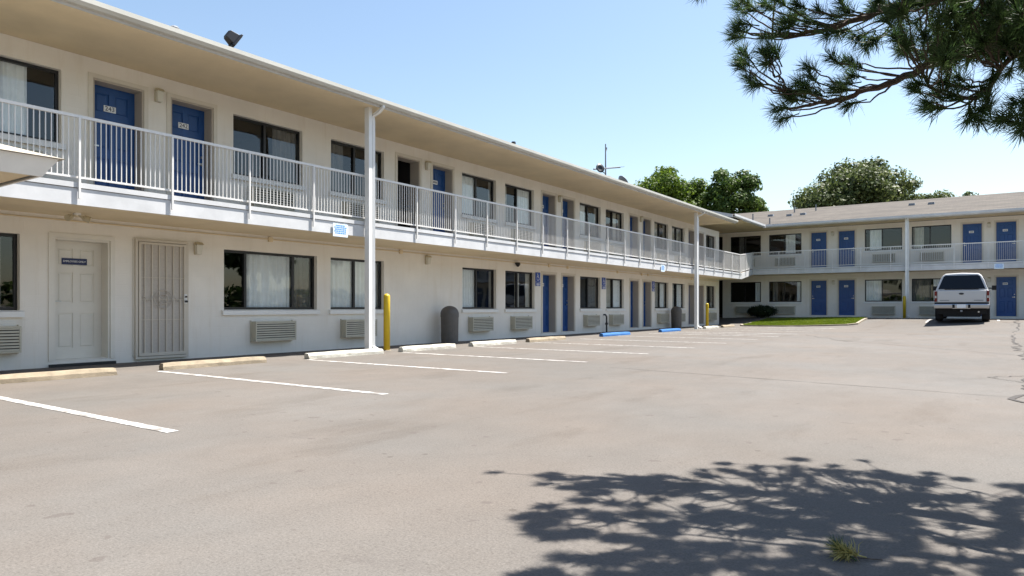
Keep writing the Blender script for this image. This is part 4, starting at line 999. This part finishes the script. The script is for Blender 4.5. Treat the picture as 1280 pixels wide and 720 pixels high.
def gring(y, w0, w1, z0_, z1_): return [(-w0, y, z0_), (-(w0*.35+w1*.65)-.02, y, z0_+(z1_-z0_)*.6), (-w1, y, z1_-.10), (-w1+.10, y, z1_-.015), (0, y, z1_+.015), (w1-.10, y, z1_-.015), (w1, y, z1_-.10), ((w0*.35+w1*.65)+.02, y, z0_+(z1_-z0_)*.6), (w0, y, z0_)]
b = MB(); R0 = gring(.20, .95, .70, 1.412, 2.12); R0 = [(x, .20 + .22*(z-1.41)/.7, z) for x, y, z in R0]
b.loft([R0, gring(.9, .96, .72, 1.412, 2.15), gring(2.2, .96, .72, 1.412, 2.14)]); cpb = b.build('camper_shell', 'truck_paint', tk, bevel=.02)
b = MB(); b.loft([gring(2.24, .93, .70, 1.405, 2.02), gring(2.9, .93, .72, 1.405, 2.06), gring(3.5, .93, .70, 1.405, 2.03), [(x, 3.5 + .75*(2.03-z)/.62, z) for x, y, z in gring(3.5, .93, .70, 1.405, 2.02)]]); b.build('cab', 'truck_paint', tk, bevel=.02)
def sl_y(z): return .20 + .22*(z-1.41)/.7 - .012
def rg(x, z): return (x, sl_y(z), z)
b = MB(); pts = [(-.86, 1.45), (.86, 1.45), (.66, 2.00), (.58, 2.045), (-.58, 2.045), (-.66, 2.00)]
b.loft([[rg(x, z) for x, z in pts], [(x, sl_y(z) + .02, z) for x, z in pts]]); b.build('rear_window', 'truck_glass', tk)
b = MB(); b.bar(rg(-.62, 1.445), rg(.62, 1.445), .02, .035); b.build('window_handle', 'under_black', cpb)
for s_ in (-1, 1):
    b = MB(); b.hexa([(s_*.945, .6, 1.52), (s_*.945, 2.0, 1.52), (s_*.90, 2.0, 1.52), (s_*.90, .6, 1.52), (s_*.80, .7, 1.95), (s_*.80, 1.95, 1.95), (s_*.76, 1.95, 1.95), (s_*.76, .7, 1.95)]); b.build('side_window', 'truck_glass', tk)
    b = MB(); b.hexa([(s_*.93, 2.5, 1.46), (s_*.93, 3.7, 1.46), (s_*.88, 3.7, 1.46), (s_*.88, 2.5, 1.46), (s_*.775, 2.6, 1.95), (s_*.775, 3.4, 1.95), (s_*.72, 3.4, 1.95), (s_*.72, 2.6, 1.95)]); b.build('cab_window', 'truck_glass', tk)
    b = MB(); b.box((s_*.90 if s_ > 0 else -1.0, .125, .90), (1.0 if s_ > 0 else -.90, .30, 1.36)); tl = b.build('tail_light', 'tail_red', tk, bevel=.015)
    b = MB(); b.box((s_*.915 if s_ > 0 else -.985, .119, 1.06), (.985 if s_ > 0 else -.915, .126, 1.16)); b.build('reverse_lens', 'chrome', tl)
    mr = MB(); mr.box((min(s_*1.08, s_*1.26), 3.62, 1.38), (max(s_*1.08, s_*1.26), 3.74, 1.60)); mo = mr.build('mirror', 'under_black', tk, bevel=.02)
    MB().bar((s_*.93, 3.68, 1.47), (s_*1.14, 3.68, 1.47), .05).build('mirror_arm', 'under_black', mo)
    for yw in (1.28, 4.55):
        c = s_ * .86; w_ = MB(); prt = [(.22, -.13), (.36, -.13), (.405, -.09), (.41, 0), (.405, .09), (.36, .13), (.22, .13)]
        w_.lathe(prt, 26); w_.v = [(c + z, yw + x, .405 + y) for x, y, z in w_.v]; wh = w_.build('wheel', 'tyre', tk, smooth=False)
        rm = MB(); rm.lathe([(.22, 0), (.20, .03), (.06, .05), (.001, .06)], 20); rm.v = [(c + s_*(.105 + z*.5), yw + x, .405 + y) for x, y, z in rm.v]; rm.build('rim', 'chrome', wh)
        ar = MB(); ar.lathe([(.47, 0), (.47, .012), (.30, .012)], 26); ar.v = [(s_*(1.0 + z), yw + x, .47 + y) for x, y, z in ar.v if True]; ar.build('wheel_arch', 'under_black', tk)
b = MB(); b.box((-.885, .118, .87), (.885, .17, 1.385)); tg = b.build('tailgate', 'truck_paint', tk, bevel=.02)
b = MB(); b.box((-.80, .110, 1.02), (.80, .119, 1.28)); b.build('pressed_panel', 'truck_paint', tg, bevel=.008)
b = MB(); b.lathe([(.001, 0), (.05, 0), (.045, .015), (.001, .02)], 20); b.v = [(x*1.9, .109 - z, 1.245 + y*.85) for x, y, z in b.v]; b.build('emblem', 'dark_metal', tg)
for s_ in (-1, 1): MB().box((s_*.62 - .17, .107, .945), (s_*.62 + .17, .1175, .975)).build('badge', 'grey_metal', tg)
b = MB(); b.loft([[(x, y_, z) for y_, z in ((.02, .62), (.0, .68), (.0, .76), (.03, .80), (.20, .80), (.20, .60))] for x in (-1.0, -.96, -.33)]); b.build('bumper', 'chrome', tk)
b = MB(); b.loft([[(x, y_, z) for y_, z in ((.02, .62), (.0, .68), (.0, .76), (.03, .80), (.20, .80), (.20, .60))] for x in (.33, .96, 1.0)]); b.build('bumper', 'chrome', tk)
b = MB(); b.loft([[(x, y_, z) for y_, z in ((.05, .60), (.04, .68), (.04, .75), (.06, .80), (.20, .80), (.20, .58))] for x in (-.33, .33)]); b.build('bumper_step', 'chrome', tk)
MB().box((-.99, .10, .80), (.99, .16, .868)).build('bumper_pad', 'under_black', tk)
MB().box((-.16, .030, .635), (.16, .041, .785)).build('license_plate', 'plate_white', tk)
for s_ in (-1, 1): MB().box((s_*.29 - .05, .028, .63), (s_*.29 + .05, .042, .78)).build('bumper_recess', 'under_black', tk)
for s_ in (-1, 1): MB().box((s_*.86 - .14, .72, .14), (s_*.86 + .14, .735, .62)).build('shade_flap', 'under_black', tk)  # black flaps added to stand in for the shade under the tail
sw = MB(); sw.lathe([(.2, -.1), (.36, -.1), (.385, 0), (.36, .1), (.2, .1)], 22, (0, .75, .34)); sw.build('shade_spare_wheel', 'tyre', tk)  # spare tyre added to fill the shaded gap with black
MB().bar((0, .45, .50), (0, .0, .50), .08).build('hitch', 'grey_metal', tk)
b = MB(); b.box((-.90, .22, .36), (.90, 5.3, .60)); b.box((-.68, .24, .24), (.68, 4.9, .37)); b.build('underbody', 'under_black', tk)  # underbody; its lower box hangs deep to stand in for shade beneath
b = MB(); b.tube([(-.75, 1.28, .40), (.75, 1.28, .40)], .07, 10); b.lathe([(.001, -.16), (.12, -.1), (.16, 0), (.12, .1), (.001, .16)], 12, (0, 1.28, .40)); b.build('rear_axle', 'under_black', tk)
MB().tube([(.62, 1.0, .46), (.62, .2, .46)], .035, 10).build('exhaust_pipe', 'steel', tk)
b = MB(); b.bar((-.45, .35, .44), (-.08, .35, .44), .05); b.bar((.12, .35, .44), (.45, .35, .44), .05); b.build('tow_bar', 'steel', tk)

# ------------------------------------------------------------------ pine
def camw(r_, d, z): return Vector((CAMX + r_*CS - d*SN, r_*SN + d*CS, z))
TB = camw(4.5, 2.9, 0)
pine = empty('pine_tree', TB); tag(pine, 'long-needled pine with a drooping limb over the lot, casting dappled shade', 'tree')
def loc(p): return Vector(p) - TB
tk_ = MB(); tp = [TB + Vector((.02*math.sin(k), .03*math.cos(1.7*k), .9*k - .1)) for k in range(11)]
tk_.tube([loc(p) for p in tp], [.26, .235, .21, .19, .17, .15, .13, .10, .075, .05, .02], 14); tk_.build('trunk', 'bark', pine)
rp = random.Random(17)
def tuft_mesh(seed, n=140, m_='pine_needle', L=.102, wd=.0017):
    r = random.Random(seed); b = MB()
    for i in range(n):
        t = r.uniform(-.055, .03); sp = r.uniform(.25, 1.15) if r.random() < .85 else r.uniform(1.1, 1.7)
        a = r.uniform(0, 6.28); d = Vector((math.sin(sp)*math.cos(a), math.sin(sp)*math.sin(a), math.cos(sp)))
        l = L * r.uniform(.75, 1.15); p0 = Vector((0, 0, t)); side = d.cross(Vector((r.gauss(0,1), r.gauss(0,1), r.gauss(0,1)))).normalized() * wd
        droop = Vector((r.gauss(0,.008), r.gauss(0,.008), r.gauss(0,.008))); m1 = p0 + d*l*.6; e = p0 + d*l + droop
        b.face([p0 - side, p0 + side, m1 + side*.9, m1 - side*.9]); b.face([m1 - side*.9, m1 + side*.9, e])
    b.tube([(0, 0, -.09), (0, 0, .015)], .004, 5)
    return b.mesh('needle_tuft', m_, fix=False)
TM = [tuft_mesh(i) for i in range(8)]; TC = [tuft_mesh(30 + i, 210, L=.105, wd=.003) for i in range(4)]
br = MB(); tufts = []
def limb(pts, r0, r1, sides=7):
    """smooth path through points"""
    P = [Vector(p) for p in pts]; out = []
    for i in range(len(P) - 1):
        a, b_, c, d = P[max(0, i-1)], P[i], P[i+1], P[min(len(P)-1, i+2)]
        for k in range(4):
            t = k / 4; out.append(.5*((2*b_) + (c-a)*t + (2*a-5*b_+4*c-d)*t*t + (3*b_-a-3*c+d)*t**3))
    out.append(P[-1]); n = len(out)
    out = [p + Vector((rp.gauss(0, .006), rp.gauss(0, .006), rp.gauss(0, .006))) if 0 < i < n-1 else p for i, p in enumerate(out)]
    br.tube([loc(p) for p in out], [r0 + (r1 - r0)*(i/(n-1))**.8 for i in range(n)], sides); return out
def tuft(p, d): tufts.append((Vector(p), Vector(d).normalized()))
def px(x, y, d): return at_depth(x, y, d)
allpaths = []
# limb in view, traced along its run in the photograph
T0 = TB + Vector((0, 0, 2.75)); T1 = TB + Vector((0, 0, 3.3)); T2 = TB + Vector((0, 0, 2.5))
main = limb([T0, px(1420, 0, 3.7), px(1300, 32, 3.95), px(1235, 55, 4.05), px(1180, 74, 4.15), px(1130, 96, 4.2), px(1085, 113, 4.25), px(1050, 124, 4.3), px(1015, 131, 4.35), px(985, 136, 4.4)], .047, .007); allpaths.append(main)
upp = limb([T1, px(1400, -60, 3.9), px(1260, -25, 4.1), px(1180, -5, 4.3), px(1115, 10, 4.4), px(1060, 28, 4.5), px(1015, 41, 4.55), px(975, 43, 4.6), px(935, 42, 4.65)], .045, .005); allpaths.append(upp)
low = limb([px(1300, 32, 3.95), px(1262, 70, 3.9), px(1240, 104, 3.88), px(1215, 122, 3.85), px(1185, 116, 3.85), px(1160, 106, 3.85)], .02, .005); allpaths.append(low)
lowr = limb([T2, px(1460, 60, 3.2), px(1370, 95, 3.35), px(1310, 120, 3.5), px(1275, 138, 3.6)], .03, .005); allpaths.append(lowr)
def twig(a, pts, tip=True, r0=.008):
    o = limb([a] + pts, r0, .0035, 5); allpaths.append(o)
    if tip: tuft(o[-1], o[-1] - o[-2])
    return o
def near(path, p): return min(path, key=lambda q: (q - Vector(p)).length)
def sp(path, x, y, d, via=None, rad=.0075):
    e = px(x, y, d); a = near(path, px(x + rp.uniform(45, 95), y + 20, d))
    v = px(*via) if via else a.lerp(e, .5) + Vector((0, 0, -.03))
    return twig(a, [v, e], True, rad)
for x, y, d in ((1003, 106, 4.3), (1015, 97, 4.4), (990, 125, 4.3), (976, 136, 4.45), (982, 148, 4.4), (1000, 120, 4.45), (1008, 112, 4.2), (1055, 106, 4.35), (1050, 111, 4.2), (1070, 82, 4.4), (1042, 74, 4.3), (1068, 95, 4.15), (1060, 78, 4.5), (1022, 118, 4.4), (985, 118, 4.35), (1064, 130, 4.3), (1012, 84, 4.35)): sp(main, x, y, d)
tw = twig(near(main, px(1030, 128, 4.35)), [px(1000, 114, 4.3), px(975, 110, 4.3), px(955, 102, 4.3), px(940, 90, 4.3), px(932, 78, 4.3)], True, .009)
for x, y, d in ((926, 84, 4.3), (938, 100, 4.35), (945, 106, 4.25), (931, 68, 4.35)): sp(tw, x, y, d)
tw2 = twig(near(tw, px(984, 112, 4.3)), [px(974, 95, 4.35), px(966, 80, 4.35), px(962, 70, 4.4)], True, .006)
for x, y, d in ((955, 68, 4.4), (970, 66, 4.35), (960, 80, 4.45)): sp(tw2, x, y, d)
for x, y, d in ((925, 38, 4.65), (930, 30, 4.6), (922, 46, 4.7), (940, 12, 4.6), (925, 10, 4.7), (932, 3, 4.5), (958, 46, 4.6), (985, 28, 4.5), (992, 25, 4.6), (1000, 8, 4.5), (1015, 30, 4.5), (1025, 14, 4.6), (1040, 42, 4.4), (1045, 20, 4.5), (1055, 40, 4.6), (1000, 18, 4.7), (980, 36, 4.45), (960, 8, 4.6), (975, 2, 4.5), (1060, 15, 4.3), (1052, 5, 4.6), (1075, 45, 4.3), (1085, 55, 4.4), (1095, 50, 4.2)): sp(upp, x, y, d)
sp(upp, 878, -8, 4.8, (960, -30, 4.7))
for x, y, d in ((1145, 112, 3.85), (1150, 105, 3.8), (1160, 128, 3.8), (1168, 136, 3.9), (1180, 104, 3.8), (1195, 122, 3.8), (1212, 142, 3.8), (1222, 148, 3.85), (1228, 136, 3.75), (1235, 130, 3.8), (1175, 120, 3.95), (1205, 108, 3.9), (1225, 118, 3.9), (1200, 98, 3.8)): sp(low, x, y, d)
for x, y, d in ((1274, 128, 3.6), (1264, 152, 3.65), (1278, 160, 3.6), (1258, 146, 3.6), (1290, 130, 3.5), (1285, 150, 3.55), (1300, 110, 3.5)): sp(lowr, x, y, d)
dense = [(1085, 0), (1120, 60), (1140, 72), (1180, 85), (1235, 95), (1290, 90), (1290, 0)]
for i in range(140):
    while True:
        x, y = rp.uniform(1090, 1330), rp.uniform(-15, 95)
        if x > 1280 or y < 0 or inside((x, y), dense): break
    d = rp.uniform(3.5, 4.9); e = px(x, y, d); e2 = px(x + 30, y, d)
    a = min([near(q, e2) for q in allpaths[:40]], key=lambda q: (q - e2).length)
    if (a - e).length > .75: e = a + (e - a).normalized() * .7
    twig(a, [a.lerp(e, .5) + Vector((0, 0, rp.uniform(-.06, .03))), e], True, .006)
# upper crown: limbs and tufts above the frame, where the shade on the asphalt says they are
shade = [(640, 664), (690, 628), (745, 604), (800, 597), (850, 588), (905, 576), (960, 578), (1010, 572), (1050, 569), (1090, 574), (1140, 588), (1200, 596), (1240, 612), (1300, 600), (1500, 640), (1700, 800), (1500, 1000), (560, 1000), (600, 800), (655, 716), (662, 700), (760, 690), (765, 676), (650, 672)]
def allowed(p):
    x, y, d = proj(p)
    if d > .05 and -60 < x < 1340 and y > -35 and not (x > 1110 and y < 55): return False
    g_ = p - SUN * (p.z / SUN.z); x, y, d = proj(g_)
    if d > .05 and -10 < x < 1290 and y < 730: return inside((x, y), shade)
    return True
limbs2 = []
tries = 0
while len(limbs2) < 30 and tries < 4000:
    tries += 1
    zt0 = rp.uniform(2.6, 5.2); az = rp.uniform(0, 6.28); L = (3.3 - .30*(zt0 - 2.6)) * rp.uniform(.75, 1.1)
    s0 = TB + Vector((0, 0, zt0)); e = s0 + Vector((math.cos(az)*L, math.sin(az)*L, rp.uniform(.1, .7)))
    if not all(allowed(s0.lerp(e, q)) for q in (.35, .55, .75, .9, 1)): continue
    m1 = s0.lerp(e, .4) + Vector((rp.gauss(0,.08), rp.gauss(0,.08), -.08)); m2 = s0.lerp(e, .72) + Vector((rp.gauss(0,.08), rp.gauss(0,.08), -.06))
    limbs2.append(limb([s0, m1, m2, e], .045*L/2.5, .006)); tuft(e, e - m2)
pool = [p for l in limbs2 for p in l[4:]]
n_up, tries = 0, 0
while n_up < 820 and tries < 60000:
    tries += 1
    gx, gy = 640 + 780 * rp.random() ** 1.25, rp.uniform(568, 900); G = on_ground(gx, gy); z = rp.uniform(2.45, 4.7); e = G + SUN * (z / SUN.z)
    if not inside((gx, gy), shade) or not allowed(e): continue
    a = min(pool, key=lambda q: (q - e).length)
    if (a - e).length > .95 or (a - e).length < .05: continue
    o = limb([a, a.lerp(e, .5) + Vector((rp.gauss(0,.03), rp.gauss(0,.03), -.03)), e], .008, .0035, 5); tuft(e, o[-1] - o[-3] + Vector((0, 0, .05)))
    if rp.random() < .6: pool.append(o[len(o)//2])
    n_up += 1
br.build('branches', 'bark', pine, smooth=True)
crown = MB(); kept = 0
for p, d in tufts:
    q = Vector((0,0,1)).rotation_difference(d) ; mt = Matrix.Translation(loc(p)) @ q.to_matrix().to_4x4() @ Matrix.Rotation(rp.uniform(0, 6.28), 4, 'Z') @ Matrix.Scale(rp.uniform(.85, 1.15), 4)
    x, y, dd = proj(p); me = rp.choice(TM); big = rp.choice(TC)
    if dd > .1 and -30 < x < 1310 and -30 < y < 400 and kept < 298:
        o = link('needle_tuft', me, pine); o.matrix_local = mt; kept += 1
    else:
        me = big; n0 = len(crown.v); crown.v += [tuple(mt @ v.co) for v in me.vertices]
        for f in me.polygons: crown.f.append(tuple(n0 + i for i in f.vertices)); crown.m.append(0)
co = crown.build('crown', 'pine_needle', pine, fix=False); co['kind'] = 'stuff'
print('tufts', len(tufts), 'kept', kept, 'upper', n_up, 'limbs', len(limbs2))
# fallen sprig
G = on_ground(1050, 697); sg = empty('pine_sprig', G); sg.scale = (.85, .85, .7); tag(sg, 'fallen pine sprig of green and straw needles on the asphalt in the shade', 'twig')
MB().tube([(.02, 0, .012), (.10, .03, .01), (.17, .06, .008)], [.005, .004, .003], 6).build('stalk', 'bark', sg)
t1 = link('green_needles', tuft_mesh(91, 130, 'pine_needle', .075), sg); t1.location = (-.0, .01, .05); t1.rotation_euler = (R(-20), R(-60), 0); t1.scale = (1, 1, 1)
t2 = link('dry_needles', tuft_mesh(92, 200, 'dry_needle', .085), sg); t2.location = (.03, 0, .035); t2.rotation_euler = (R(10), R(-75), R(20))
